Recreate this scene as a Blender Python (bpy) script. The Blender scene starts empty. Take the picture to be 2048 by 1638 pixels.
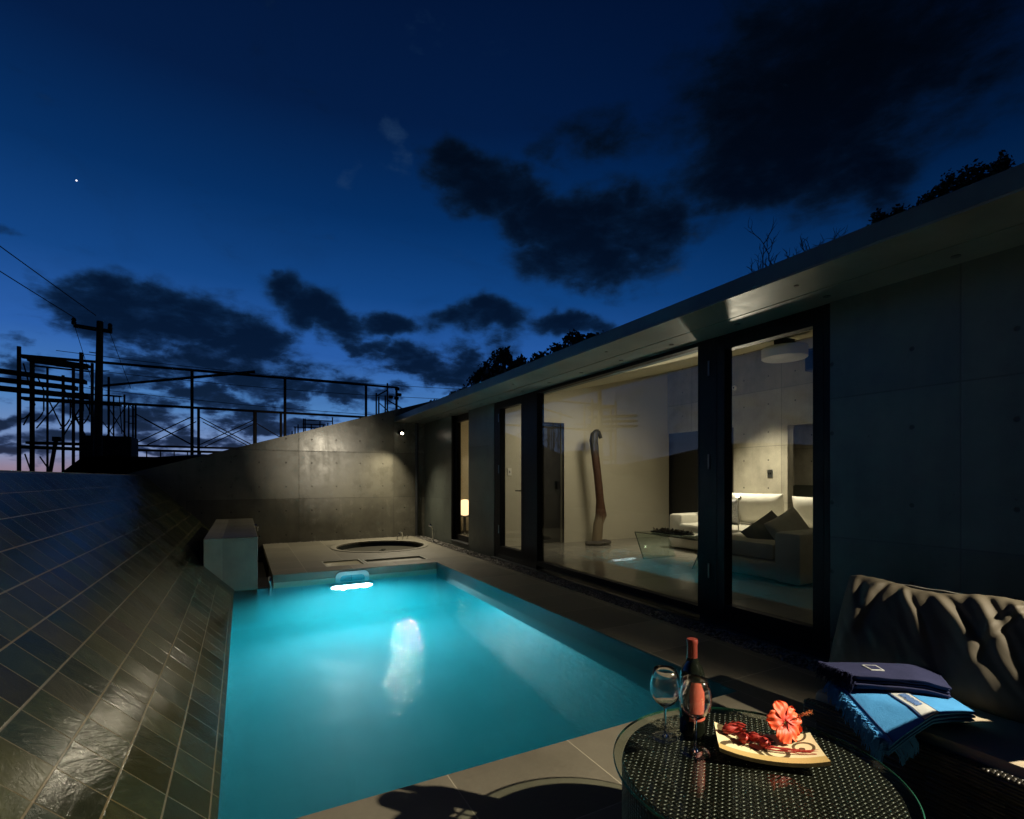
import bpy, bmesh, math, random
from mathutils import Vector, Matrix, noise as mnoise
random.seed(7)
R = math.radians
scene = bpy.context.scene

# ------------------------------------------------------------------ camera
YAW = math.atan2(540, 1020)
cd = bpy.data.cameras.new('camera'); cam = bpy.data.objects.new('camera', cd)
scene.collection.objects.link(cam)
cam.location = (0, 0, 1.17); cam.rotation_euler = (R(90), 0, -YAW)
cd.sensor_fit = 'HORIZONTAL'; cd.sensor_width = 36.0
cd.lens = 36.0 * 1020 / 2048; cd.shift_y = 138 / 2048
cd.clip_start = 0.05; cd.clip_end = 3000
scene.camera = cam

# ------------------------------------------------------------------ render look
vs = scene.view_settings
vs.view_transform = 'Standard'; vs.look = 'None'; vs.exposure = 0.0; vs.gamma = 1.0
cy = scene.cycles
cy.use_denoising = True
cy.max_bounces = 12; cy.diffuse_bounces = 4; cy.glossy_bounces = 4
cy.transmission_bounces = 10; cy.transparent_max_bounces = 16; cy.volume_bounces = 1
cy.sample_clamp_indirect = 4.0; cy.sample_clamp_direct = 0.0
cy.caustics_reflective = False; cy.caustics_refractive = True; cy.blur_glossy = 0.6

def lin(c):
    c = c / 255.0
    return c / 12.92 if c <= 0.04045 else ((c + 0.055) / 1.055) ** 2.4
def rgb(r, g, b): return (lin(r), lin(g), lin(b), 1.0)

# ------------------------------------------------------------------ node helpers
class NT:
    def __init__(s, nt):
        s.nt = nt; s.n = nt.nodes; s.l = nt.links
    def new(s, t, **kw):
        nd = s.n.new(t)
        for k, v in kw.items(): setattr(nd, k, v)
        return nd
    def put(s, sock, v):
        if isinstance(v, bpy.types.NodeSocket): s.l.new(v, sock)
        elif v is not None: sock.default_value = v
    def m(s, op, a, b=None, c=None, clamp=False):
        nd = s.new('ShaderNodeMath', operation=op); nd.use_clamp = clamp
        s.put(nd.inputs[0], a)
        if b is not None: s.put(nd.inputs[1], b)
        if c is not None: s.put(nd.inputs[2], c)
        return nd.outputs[0]
    def vm(s, op, a, b=None, sc=None):
        nd = s.new('ShaderNodeVectorMath', operation=op)
        s.put(nd.inputs[0], a)
        if b is not None: s.put(nd.inputs[1], b)
        if sc is not None: s.put(nd.inputs['Scale'], sc)
        return nd.outputs['Value'] if op in ('LENGTH', 'DOT_PRODUCT') else nd.outputs[0]
    def mr(s, v, a, b, c=0.0, d=1.0, smooth=False):
        nd = s.new('ShaderNodeMapRange')
        if smooth: nd.interpolation_type = 'SMOOTHSTEP'
        s.put(nd.inputs[0], v)
        for i, q in enumerate((a, b, c, d)): nd.inputs[i + 1].default_value = q
        return nd.outputs[0]
    def mix(s, f, a, b, blend='MIX'):
        nd = s.new('ShaderNodeMix', data_type='RGBA', blend_type=blend)
        s.put(nd.inputs[0], f); s.put(nd.inputs[6], a); s.put(nd.inputs[7], b)
        return nd.outputs[2]
    def noise(s, vec, scale, detail=4, rough=0.55, dist=0.0):
        nd = s.new('ShaderNodeTexNoise')
        s.put(nd.inputs['Vector'], vec)
        nd.inputs['Scale'].default_value = scale; nd.inputs['Detail'].default_value = detail
        nd.inputs['Roughness'].default_value = rough; nd.inputs['Distortion'].default_value = dist
        return nd.outputs[0]
    def xyz(s, vec):
        nd = s.new('ShaderNodeSeparateXYZ'); s.put(nd.inputs[0], vec); return nd.outputs
    def comb(s, x, y, z):
        nd = s.new('ShaderNodeCombineXYZ')
        for i, q in enumerate((x, y, z)): s.put(nd.inputs[i], q)
        return nd.outputs[0]
    def ramp(s, v, stops):
        nd = s.new('ShaderNodeValToRGB'); s.put(nd.inputs[0], v)
        el = nd.color_ramp.elements
        while len(el) < len(stops): el.new(0.5)
        for e, (p, c) in zip(el, stops): e.position = p; e.color = c
        return nd.outputs[0]
    def white(s, vec):
        nd = s.new('ShaderNodeTexWhiteNoise'); s.put(nd.inputs['Vector'], vec); return nd.outputs
    def bump(s, h, strength=0.3, dist=0.01, normal=None):
        nd = s.new('ShaderNodeBump'); nd.inputs['Strength'].default_value = strength
        nd.inputs['Distance'].default_value = dist; s.put(nd.inputs['Height'], h)
        if normal is not None: s.put(nd.inputs['Normal'], normal)
        return nd.outputs[0]
    def pos(s): return s.new('ShaderNodeNewGeometry').outputs['Position']
    def obj(s): return s.new('ShaderNodeTexCoord').outputs['Object']

def mat(name, col=(0.5, 0.5, 0.5), rough=0.5, metal=0.0, spec=0.5, fn=None, **extra):
    m = bpy.data.materials.new(name); m.use_nodes = True
    t = NT(m.node_tree); p = m.node_tree.nodes['Principled BSDF']
    p.inputs['Base Color'].default_value = tuple(col) + (1,) if len(col) == 3 else col
    p.inputs['Roughness'].default_value = rough; p.inputs['Metallic'].default_value = metal
    p.inputs['Specular IOR Level'].default_value = spec
    for k, v in extra.items(): p.inputs[k.replace('_', ' ')].default_value = v
    if fn: fn(t, p)
    return m

# ------------------------------------------------------------------ sky (world)
world = bpy.data.worlds.new('World'); scene.world = world; world.use_nodes = True
def pix(x, y):
    u = (x - 1024) / 1020; v = (957 - y) / 1020
    c, s = math.cos(YAW), math.sin(YAW)
    X, Y = c * u + s, -s * u + c
    return math.atan2(X, Y), math.atan2(v, math.hypot(X, Y))
def build_world():
    t = NT(world.node_tree)
    bg = world.node_tree.nodes['Background']
    d = t.vm('NORMALIZE', t.new('ShaderNodeTexCoord').outputs['Generated'])
    x, y, z = t.xyz(d)
    az = t.m('ARCTAN2', x, y); el = t.m('ARCSINE', z)
    # base dusk gradient over elevation (radians)
    e = t.mr(el, -0.05, 0.85)
    def E(v): return (v + 0.05) / 0.9
    base = t.ramp(e, [(0.0, rgb(16, 16, 24)), (E(-0.005), rgb(124, 104, 124)), (E(0.015), rgb(148, 130, 150)), (E(0.04), rgb(124, 144, 186)),
                      (E(0.12), rgb(72, 124, 184)), (E(0.22), rgb(38, 92, 168)), (E(0.33), rgb(12, 66, 130)),
                      (E(0.46), rgb(0, 44, 96)), (E(0.60), rgb(0, 26, 66)), (1.0, rgb(0, 14, 44))])
    side = t.m('MULTIPLY', t.mr(az, R(22), R(80), 1.0, 0.38, True), t.m('MULTIPLY', t.mr(az, R(-38), R(-100), 1.0, 0.10, True), t.mr(az, R(85), R(130), 1.0, 0.2, True)))
    # a physical twilight term from the Sky Texture, sun just below the horizon
    sky = t.new('ShaderNodeTexSky'); sky.sky_type = 'NISHITA'; sky.sun_disc = False
    sky.sun_elevation = R(-4); sky.sun_rotation = R(-20)
    base = t.mix(1.0, base, t.vm('SCALE', sky.outputs[0], sc=0.05), 'ADD')
    # clouds
    p0 = t.comb(az, el, 0.0)
    n1 = t.new('ShaderNodeTexNoise'); t.put(n1.inputs['Vector'], d)
    n1.inputs['Scale'].default_value = 7.0; n1.inputs['Detail'].default_value = 6.0
    warp = t.vm('SCALE', t.vm('SUBTRACT', n1.outputs['Color'], (0.5, 0.5, 0.5)), sc=0.16)
    p = t.vm('ADD', p0, warp)
    def blobs(lst):
        acc = None
        for (cx, cy_, rx, ry, w) in lst:
            a, b = pix(cx, cy_)
            sa = abs(pix(cx + rx, cy_)[0] - pix(cx - rx, cy_)[0]) / 2
            sb = abs(pix(cx, cy_ - ry)[1] - pix(cx, cy_ + ry)[1]) / 2
            q = t.vm('MULTIPLY', t.vm('SUBTRACT', p, (a, b, 0)), (1 / sa, 1 / sb, 0))
            v = t.mr(t.vm('LENGTH', q), 1.75, 0.45, 0.0, w, True)
            acc = v if acc is None else t.m('MAXIMUM', acc, v)
        return acc
    dark = [(915, 352, 75, 45, 1), (1010, 390, 110, 50, 1), (1150, 445, 150, 60, 1), (1290, 440, 85, 78, 1),
            (1180, 515, 150, 55, 1), (1060, 450, 80, 55, 1), (1190, 275, 110, 50, .62), (1090, 300, 60, 30, .5),
            (1620, 180, 280, 210, .98), (1520, 330, 200, 90, 1.0), (1800, 100, 250, 165, .9), (1700, 330, 160, 90, .9), (1650, 395, 120, 55, .6),
            (1960, 120, 130, 130, .7), (1400, 470, 60, 40, .5),
            (140, 605, 70, 30, .9), (250, 635, 130, 50, 1), (380, 655, 140, 60, 1), (480, 690, 80, 55, 1),
            (560, 585, 55, 45, 1), (620, 620, 75, 50, 1), (690, 665, 55, 42, 1), (540, 545, 22, 24, .8), (430, 735, 150, 32, 1),
            (540, 762, 90, 24, .9), (780, 660, 60, 24, .9), (735, 703, 38, 18, .8), (850, 735, 100, 30, 1),
            (960, 650, 90, 36, 1), (1160, 648, 90, 26, 1), (950, 735, 80, 30, .9), (1010, 700, 40, 25, .7),
            (70, 722, 80, 16, .75), (290, 745, 90, 24, .8), (40, 830, 70, 16, .85), (130, 882, 130, 18, .95), (30, 905, 80, 14, .9), (250, 822, 110, 22, .85),
            (430, 800, 160, 20, .8), (400, 868, 110, 13, .75), (340, 895, 90, 10, .7), (540, 835, 100, 17, .8),
            (700, 795, 60, 20, .85), (770, 800, 50, 16, .75), (590, 880, 70, 10, .6), (5, 448, 28, 16, .6), (20, 690, 40, 10, .5)]
    nf = t.noise(t.vm('MULTIPLY', d, (1, 1, 2.0)), 9.0, 10, 0.62, 0.3)
    nl = t.noise(t.vm('MULTIPLY', d, (1, 1, 2.4)), 22.0, 8, 0.6, 0.2)
    dens = t.m('ADD', blobs(dark), t.m('ADD', t.m('MULTIPLY', t.m('SUBTRACT', nf, 0.5), 1.35), t.m('MULTIPLY', t.m('SUBTRACT', nl, 0.5), 0.6)))
    low = t.mr(el, 0.34, 0.08, 0.0, 0.26, True)     # more broken small cloud low down
    dens = t.m('ADD', dens, t.m('MULTIPLY', low, t.mr(nl, 0.42, 0.62, -0.3, 1.6)))
    alpha = t.mr(dens, 0.13, 0.84, 0.0, 1.0, True)
    core = t.mr(dens, 0.42, 1.12, 0.0, 1.0, True)
    ccol = t.ramp(t.mr(el, 0.0, 0.6), [(0.0, rgb(78, 74, 98)), (0.07, rgb(52, 70, 110)), (0.22, rgb(26, 52, 94)), (0.45, rgb(16, 42, 76)), (1.0, rgb(4, 18, 36))])
    cdark = t.ramp(t.mr(el, 0.0, 0.6), [(0.0, rgb(34, 34, 54)), (0.10, rgb(14, 28, 52)), (0.3, rgb(4, 17, 38)), (1.0, rgb(2, 8, 18))])
    ccol = t.mix(core, ccol, cdark)
    col = t.mix(t.m('MULTIPLY', alpha, 0.96), base, ccol)
    col = t.mix(1.0, col, t.comb(side, side, side), 'MULTIPLY')
    veil = t.mr(t.noise(t.vm('MULTIPLY', d, (1, 1, 2.6)), 3.2, 9, 0.62, 0.8), 0.48, 0.78, 0.0, 0.45, True)
    col = t.mix(t.m('MULTIPLY', veil, t.m('SUBTRACT', 1.0, alpha)), col, t.mix(0.5, col, ccol))
    # thin pale wisps
    wis = blobs([(772, 285, 34, 34, 1), (790, 345, 30, 36, 1), (690, 335, 34, 22, .8), (745, 360, 60, 22, .5), (865, 70, 55, 60, .55), (960, 85, 50, 45, .45), (1380, 520, 60, 50, .55), (930, 500, 60, 30, .35)])
    wa = t.mr(t.m('ADD', wis, t.m('ADD', t.m('MULTIPLY', t.m('SUBTRACT', nl, 0.5), 2.0), t.m('MULTIPLY', t.m('SUBTRACT', nf, 0.5), 1.8))), 0.45, 1.7, 0.0, 0.36, True)
    col = t.mix(wa, col, rgb(44, 72, 104))
    # planet
    a, b = pix(153, 361)
    sd = (math.sin(a) * math.cos(b), math.cos(a) * math.cos(b), math.sin(b))
    star = t.mr(t.vm('LENGTH', t.vm('SUBTRACT', d, sd)), 0.0012, 0.0006)
    col = t.mix(star, col, (2.2, 2.2, 2.4, 1))
    t.put(bg.inputs[0], col); bg.inputs[1].default_value = 1.0
build_world()

# ------------------------------------------------------------------ lamps (luminaires, and one added spot for the end wall)
def aim(o, d): o.rotation_euler = Vector(d).to_track_quat('-Z', 'Y').to_euler()
def spot(name, loc, d, watts, size, blend=0.4, col=(1, 0.86, 0.66), rad=0.03, parent=None):
    l = bpy.data.lights.new(name, 'SPOT'); l.energy = watts; l.spot_size = R(size); l.spot_blend = blend
    l.color = col; l.shadow_soft_size = rad
    o = bpy.data.objects.new(name, l); scene.collection.objects.link(o); o.location = loc; aim(o, d)
    return o
WARM = (1.0, 0.87, 0.67)
TERR = (2.80, -0.50, 2.00)       # terrace spotlight under the eave (out of frame, right)
FARL = (2.88, 10.22, 2.09)       # spotlight on the end wall
spot('terrace_spot_light', TERR, (-0.67, 0.48, -0.57), 820, 88, 1.0, (1.0, 0.86, 0.66), 0.018)
spot('terrace_spot_light', (2.80, -0.38, 2.10), (-1.40, 10.8, -0.50), 900, 15, 0.9, (1.0, 0.88, 0.66), 0.03)  # second, narrow spot added to brighten a patch of the end wall
spot('end_wall_spot_light', (2.86, 10.04, 2.06), (-0.38, -0.34, -0.87), 225, 122, 0.9, (1.0, 0.88, 0.64), 0.03)
spot('sofa_downlight_light', (6.45, 5.2, 2.93), (0.17, 0.0, -1), 470, 76, 0.8, WARM, 0.03)
spot('sofa_corner_light', (6.5, 6.0, 2.95), (0.0, 0.05, -1), 50, 80, 0.8, WARM, 0.04)
spot('room_wash_light', (5.0, 5.5, 2.58), (0.05, 0.80, -0.75), 135, 112, 0.9, WARM, 0.30)
spot('room_near_light', (5.6, 1.6, 2.70), (-0.1, 0.4, -1), 10, 120, 0.8, WARM, 0.10)
spot('alcove_light', (8.0, 4.6, 2.25), (0, 0, -1), 16, 140, 0.9, WARM, 0.05)
spot('entry_room_light', (4.3, 6.9, 2.4), (-0.15, 0.3, -1), 10, 130, 0.9, WARM, 0.08)
POOLC = (0.86, 0.95, 1.0)
spot('pool_lamp_light', (1.13, 6.66, -0.33), (-0.12, -1, -0.08), 220, 150, 0.5, POOLC, 0.05)
spot('pool_lamp_light', (1.39, 6.66, -0.33), (0.10, -1, -0.08), 220, 150, 0.5, POOLC, 0.05)

# ------------------------------------------------------------------ mesh helpers
C = scene.collection
def setp(o, label=None, cat=None, group=None, kind=None):
    if label: o['label'] = label
    if cat: o['category'] = cat
    if group: o['group'] = group
    if kind: o['kind'] = kind
    return o
def empty(name, loc=(0, 0, 0), label=None, cat=None, group=None, rz=0):
    o = bpy.data.objects.new(name, None); C.objects.link(o); o.location = loc; o.rotation_euler = (0, 0, rz)
    o.empty_display_size = 0.1
    return setp(o, label, cat, group)
class MB:
    def __init__(s): s.bm = bmesh.new()
    def box(s, a, b, M=None):
        vs_ = []
        for k in range(8):
            v = Vector((b[0] if k & 1 else a[0], b[1] if k & 2 else a[1], b[2] if k & 4 else a[2]))
            vs_.append(s.bm.verts.new(M @ v if M else v))
        for f in ((0, 2, 3, 1), (4, 5, 7, 6), (0, 1, 5, 4), (2, 6, 7, 3), (0, 4, 6, 2), (1, 3, 7, 5)):
            s.bm.faces.new([vs_[i] for i in f])
        return s
    def tube(s, pts, r, n=8, r2=None, cap=True):
        pts = [Vector(p) for p in pts]; rings = []
        r2 = r if r2 is None else r2
        L = len(pts)
        for i, p in enumerate(pts):
            d = (pts[min(i + 1, L - 1)] - pts[max(i - 1, 0)]).normalized()
            up = Vector((0, 0, 1)) if abs(d.z) < 0.95 else Vector((1, 0, 0))
            a = d.cross(up).normalized(); b = d.cross(a)
            rr = r + (r2 - r) * i / max(1, L - 1)
            rings.append([s.bm.verts.new(p + a * math.cos(2 * math.pi * k / n) * rr + b * math.sin(2 * math.pi * k / n) * rr) for k in range(n)])
        for i in range(L - 1):
            for k in range(n):
                s.bm.faces.new([rings[i][k], rings[i][(k + 1) % n], rings[i + 1][(k + 1) % n], rings[i + 1][k]])
        if cap:
            s.bm.faces.new(rings[0]); s.bm.faces.new(list(reversed(rings[-1])))
        return s
    def lathe(s, prof, n=48, loc=(0, 0, 0), closed=False):
        loc = Vector(loc); rings = []
        for (r, z) in prof:
            if r < 1e-6: rings.append([s.bm.verts.new(loc + Vector((0, 0, z)))])
            else: rings.append([s.bm.verts.new(loc + Vector((r * math.cos(2 * math.pi * k / n), r * math.sin(2 * math.pi * k / n), z))) for k in range(n)])
        pairs = list(zip(rings[:-1], rings[1:]))
        if closed: pairs.append((rings[-1], rings[0]))
        for A, B in pairs:
            for k in range(n):
                k2 = (k + 1) % n
                if len(A) == 1 and len(B) == 1: continue
                if len(A) == 1: s.bm.faces.new([A[0], B[k2], B[k]])
                elif len(B) == 1: s.bm.faces.new([A[k], A[k2], B[0]])
                else: s.bm.faces.new([A[k], A[k2], B[k2], B[k]])
        return s
    def poly(s, pts, thick):
        """prism: list of 3d points extruded by the vector thick"""
        t = Vector(thick); a = [s.bm.verts.new(Vector(p)) for p in pts]; b = [s.bm.verts.new(Vector(p) + t) for p in pts]
        s.bm.faces.new(a); s.bm.faces.new(list(reversed(b)))
        for i in range(len(a)):
            j = (i + 1) % len(a); s.bm.faces.new([a[j], a[i], b[i], b[j]])
        return s
    def build(s, name, m, parent=None, smooth=False, bevel=0, M=None, angle=40, **props):
        bmesh.ops.recalc_face_normals(s.bm, faces=s.bm.faces[:])
        if M: s.bm.transform(M)
        if bevel:
            bmesh.ops.bevel(s.bm, geom=[e for e in s.bm.edges if e.is_manifold and e.calc_face_angle(0) > 0.5], offset=bevel, segments=2, affect='EDGES', profile=0.5)
        me = bpy.data.meshes.new(name); s.bm.to_mesh(me); s.bm.free()
        me.materials.append(m)
        if smooth:
            for p in me.polygons: p.use_smooth = True
            try: me.set_sharp_from_angle(angle=R(angle))
            except Exception: pass
        o = bpy.data.objects.new(name, me); C.objects.link(o)
        if parent: o.parent = parent
        return setp(o, **props)
def grid_mesh(f, nu, nv):
    """surface from f(u,v) -> Vector, u,v in 0..1"""
    mb = MB(); V = [[mb.bm.verts.new(f(i / nu, j / nv)) for j in range(nv + 1)] for i in range(nu + 1)]
    for i in range(nu):
        for j in range(nv): mb.bm.faces.new([V[i][j], V[i + 1][j], V[i + 1][j + 1], V[i][j + 1]])
    return mb
def solid_grid(f, nu, nv, offs):
    """closed slab: top f(u,v), bottom f + offs(u,v)"""
    mb = MB()
    T = [[mb.bm.verts.new(f(i / nu, j / nv)) for j in range(nv + 1)] for i in range(nu + 1)]
    B = [[mb.bm.verts.new(f(i / nu, j / nv) + offs(i / nu, j / nv)) for j in range(nv + 1)] for i in range(nu + 1)]
    for i in range(nu):
        for j in range(nv):
            mb.bm.faces.new([T[i][j], T[i + 1][j], T[i + 1][j + 1], T[i][j + 1]])
            mb.bm.faces.new([B[i][j + 1], B[i + 1][j + 1], B[i + 1][j], B[i][j]])
    for i in range(nu):
        mb.bm.faces.new([T[i][0], B[i][0], B[i + 1][0], T[i + 1][0]]); mb.bm.faces.new([T[i + 1][nv], B[i + 1][nv], B[i][nv], T[i][nv]])
    for j in range(nv):
        mb.bm.faces.new([T[0][j + 1], B[0][j + 1], B[0][j], T[0][j]]); mb.bm.faces.new([T[nu][j], B[nu][j], B[nu][j + 1], T[nu][j + 1]])
    return mb
def pillow(w, h, t, wr=0.0, seed=0, nu=48, nv=36, sharp=0.5, corner=0.06):
    """soft cushion in local XZ plane, thickness along Y, centred"""
    mb = MB(); rows = {}
    def P(u, v, sg):
        a, b = 2 * u - 1, 2 * v - 1
        # pinch the sides inwards a little so the corners stand out
        ca = 1 - corner * (1 - b * b) * abs(a) ** 3; cb = 1 - corner * (1 - a * a) * abs(b) ** 3
        bulge = ((1 - a ** 4) * (1 - b ** 4)) ** sharp
        x, z = a * w / 2 * cb if False else a * w / 2 * ca, b * h / 2 * cb
        y = sg * t / 2 * bulge
        if wr:
            q = Vector((x * 9 + seed, z * 3.2, seed * 1.7))
            k = mnoise.noise(q) * 0.6 + mnoise.noise(q * 2.3) * 0.3
            rid = (1 - abs(mnoise.noise(Vector((x * 6 + z * 2 + seed, z * 1.8, 5.1)))) * 4)
            y += sg * wr * (k + max(0, rid) * 0.5) * min(1, bulge * 2.2)
        return Vector((x, y, z))
    F = [[None] * (nv + 1) for _ in range(nu + 1)]; Bk = [[None] * (nv + 1) for _ in range(nu + 1)]
    for i in range(nu + 1):
        for j in range(nv + 1):
            edge = i in (0, nu) or j in (0, nv)
            F[i][j] = mb.bm.verts.new(P(i / nu, j / nv, -1))
            Bk[i][j] = F[i][j] if edge else mb.bm.verts.new(P(i / nu, j / nv, 1))
    for i in range(nu):
        for j in range(nv):
            mb.bm.faces.new([F[i][j], F[i + 1][j], F[i + 1][j + 1], F[i][j + 1]])
            q = [Bk[i][j + 1], Bk[i + 1][j + 1], Bk[i + 1][j], Bk[i][j]]
            try: mb.bm.faces.new(q)
            except ValueError: pass
    return mb
def rbox(a, b, r=0.03, puff=0.0):
    mb = MB(); mb.box(a, b)
    return mb

# ------------------------------------------------------------------ materials
def concrete(name, ax, base=(0.30, 0.285, 0.25), uoff=0.0, joints=True, ties=True, rough=(0.22, 0.5)):
    def fn(t, p):
        pos = t.pos(); x, y, z = t.xyz(pos); u = x if ax == 'x' else y
        mott = t.noise(pos, 1.6, 6, 0.62); fine = t.noise(pos, 40, 4, 0.6); med = t.noise(pos, 6, 5, 0.6)
        streak = t.noise(t.comb(t.m('MULTIPLY', u, 7.0), 0.0, t.m('MULTIPLY', z, 0.7)), 1.0, 5, 0.6)
        f = t.m('ADD', t.m('MULTIPLY', mott, 0.55), t.m('ADD', t.m('MULTIPLY', med, 0.25), t.m('MULTIPLY', streak, 0.25)))
        col = t.ramp(t.mr(f, 0.32, 0.72), [(0.0, (base[0] * .5, base[1] * .5, base[2] * .48, 1)), (0.5, tuple(base) + (1,)), (1.0, (base[0] * 1.4, base[1] * 1.4, base[2] * 1.35, 1))])
        uu = t.m('ADD', u, 20 + uoff)
        pu = t.m('FLOOR', t.m('DIVIDE', uu, 1.8)); pv = t.m('FLOOR', t.m('DIVIDE', t.m('ADD', z, 8.21), 0.9))
        rnd = t.white(t.comb(pu, pv, 1.0))[0]
        col = t.mix(1.0, col, t.ramp(rnd, [(0, (0.78, 0.78, 0.78, 1)), (1, (1.12, 1.12, 1.12, 1))]), 'MULTIPLY')
        h = t.m('ADD', t.m('MULTIPLY', fine, 0.12), t.m('MULTIPLY', med, 0.35))
        if joints:
            fu = t.m('FRACT', t.m('DIVIDE', uu, 1.8)); fv = t.m('FRACT', t.m('DIVIDE', t.m('ADD', z, 8.21), 0.9))
            du = t.m('MULTIPLY', t.m('MINIMUM', fu, t.m('SUBTRACT', 1.0, fu)), 1.8)
            dv = t.m('MULTIPLY', t.m('MINIMUM', fv, t.m('SUBTRACT', 1.0, fv)), 0.9)
            ln = t.mr(t.m('MINIMUM', du, dv), 0.002, 0.006, 1.0, 0.0)
            col = t.mix(t.m('MULTIPLY', ln, 0.55), col, (0.05, 0.05, 0.045, 1))
            h = t.m('SUBTRACT', h, t.m('MULTIPLY', ln, 0.5))
        if ties:
            a = t.m('MULTIPLY', t.m('SUBTRACT', t.m('FRACT', t.m('DIVIDE', t.m('ADD', uu, 0.0), 0.45)), 0.5), 0.45)
            b = t.m('MULTIPLY', t.m('SUBTRACT', t.m('FRACT', t.m('DIVIDE', t.m('ADD', z, 4.5 + 0.11), 0.45)), 0.5), 0.45)
            r = t.m('SQRT', t.m('ADD', t.m('MULTIPLY', a, a), t.m('MULTIPLY', b, b)))
            hole = t.mr(r, 0.010, 0.016, 1.0, 0.0)
            col = t.mix(t.m('MULTIPLY', hole, 0.85), col, (0.025, 0.025, 0.022, 1))
            h = t.m('SUBTRACT', h, t.m('MULTIPLY', hole, 2.0))
        pits = t.mr(t.noise(pos, 26, 2, 0.5), 0.74, 0.79, 0.0, 1.0)
        col = t.mix(t.m('MULTIPLY', pits, 0.6), col, (0.05, 0.05, 0.045, 1))
        t.put(p.inputs['Base Color'], col)
        rr = t.mr(t.m('ADD', t.m('MULTIPLY', med, 0.5), t.m('ADD', t.m('MULTIPLY', streak, 0.3), t.m('MULTIPLY', rnd, 0.35))), 0.35, 0.85, rough[0], rough[1])
        t.put(p.inputs['Roughness'], rr)
        t.put(p.inputs['Normal'], t.bump(h, 0.5, 0.004))
    return mat(name, base, 0.4, fn=fn)
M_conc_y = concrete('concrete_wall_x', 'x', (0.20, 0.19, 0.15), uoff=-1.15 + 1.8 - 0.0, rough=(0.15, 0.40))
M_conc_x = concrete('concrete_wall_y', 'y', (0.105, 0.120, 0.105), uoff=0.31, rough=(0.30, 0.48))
M_conc_in = concrete('concrete_interior', 'y', (0.42, 0.39, 0.31), uoff=0.12, rough=(0.5, 0.8))
M_conc_plain = concrete('concrete_plain', 'x', (0.17, 0.16, 0.125), joints=False, ties=False, rough=(0.4, 0.7))
M_soffit = concrete('concrete_soffit', 'y', (0.17, 0.18, 0.155), joints=False, ties=False, rough=(0.35, 0.6))
M_fascia = concrete('concrete_fascia', 'y', (0.07, 0.11, 0.13), joints=False, ties=False, rough=(0.4, 0.65))

def tiles(name, px, py, ox, oy, c0, c1, grout, gw=0.004, rough=(0.35, 0.6), bumpy=0.3):
    def fn(t, p):
        pos = t.pos(); x, y, z = t.xyz(pos)
        a = t.m('DIVIDE', t.m('ADD', x, 40 * px - ox), px); b = t.m('DIVIDE', t.m('ADD', y, 40 * py - oy), py)
        fa, fb = t.m('FRACT', a), t.m('FRACT', b)
        da = t.m('MULTIPLY', t.m('MINIMUM', fa, t.m('SUBTRACT', 1.0, fa)), px)
        db = t.m('MULTIPLY', t.m('MINIMUM', fb, t.m('SUBTRACT', 1.0, fb)), py)
        ln = t.mr(t.m('MINIMUM', da, db), gw * 0.4, gw, 1.0, 0.0)
        rnd = t.white(t.comb(t.m('FLOOR', a), t.m('FLOOR', b), 0.0))[0]
        n = t.noise(pos, 3.0, 6, 0.65); nf = t.noise(pos, 55, 4, 0.7)
        f = t.m('ADD', t.m('MULTIPLY', rnd, 0.35), t.m('ADD', t.m('MULTIPLY', n, 0.45), t.m('MULTIPLY', nf, 0.3)))
        col = t.ramp(t.mr(f, 0.2, 0.85), [(0, c0), (1, c1)])
        col = t.mix(ln, col, grout)
        t.put(p.inputs['Base Color'], col)
        t.put(p.inputs['Roughness'], t.mr(t.m('ADD', n, t.m('MULTIPLY', nf, 0.4)), 0.4, 0.9, rough[0], rough[1]))
        t.put(p.inputs['Normal'], t.bump(t.m('SUBTRACT', t.m('MULTIPLY', nf, 0.3), t.m('MULTIPLY', ln, 0.8)), bumpy, 0.003))
    return mat(name, (0.3, 0.3, 0.3), 0.5, fn=fn)
M_deck = tiles('deck_tile', 0.568, 0.574, 0.149, 0.298, (0.105, 0.096, 0.068, 1), (0.245, 0.225, 0.165, 1), (0.36, 0.33, 0.24, 1), 0.0035, (0.5, 0.75))
M_floor = tiles('floor_tile', 0.6, 0.6, 0.1, 0.2, (0.22, 0.21, 0.18, 1), (0.30, 0.28, 0.23, 1), (0.16, 0.15, 0.13, 1), 0.003, (0.10, 0.2), 0.1)
M_pool = tiles('pool_tile', 0.3, 0.3, 0.05, 0.1, (0.05, 0.29, 0.36, 1), (0.10, 0.42, 0.50, 1), (0.03, 0.18, 0.24, 1), 0.005, (0.4, 0.6))

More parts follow.
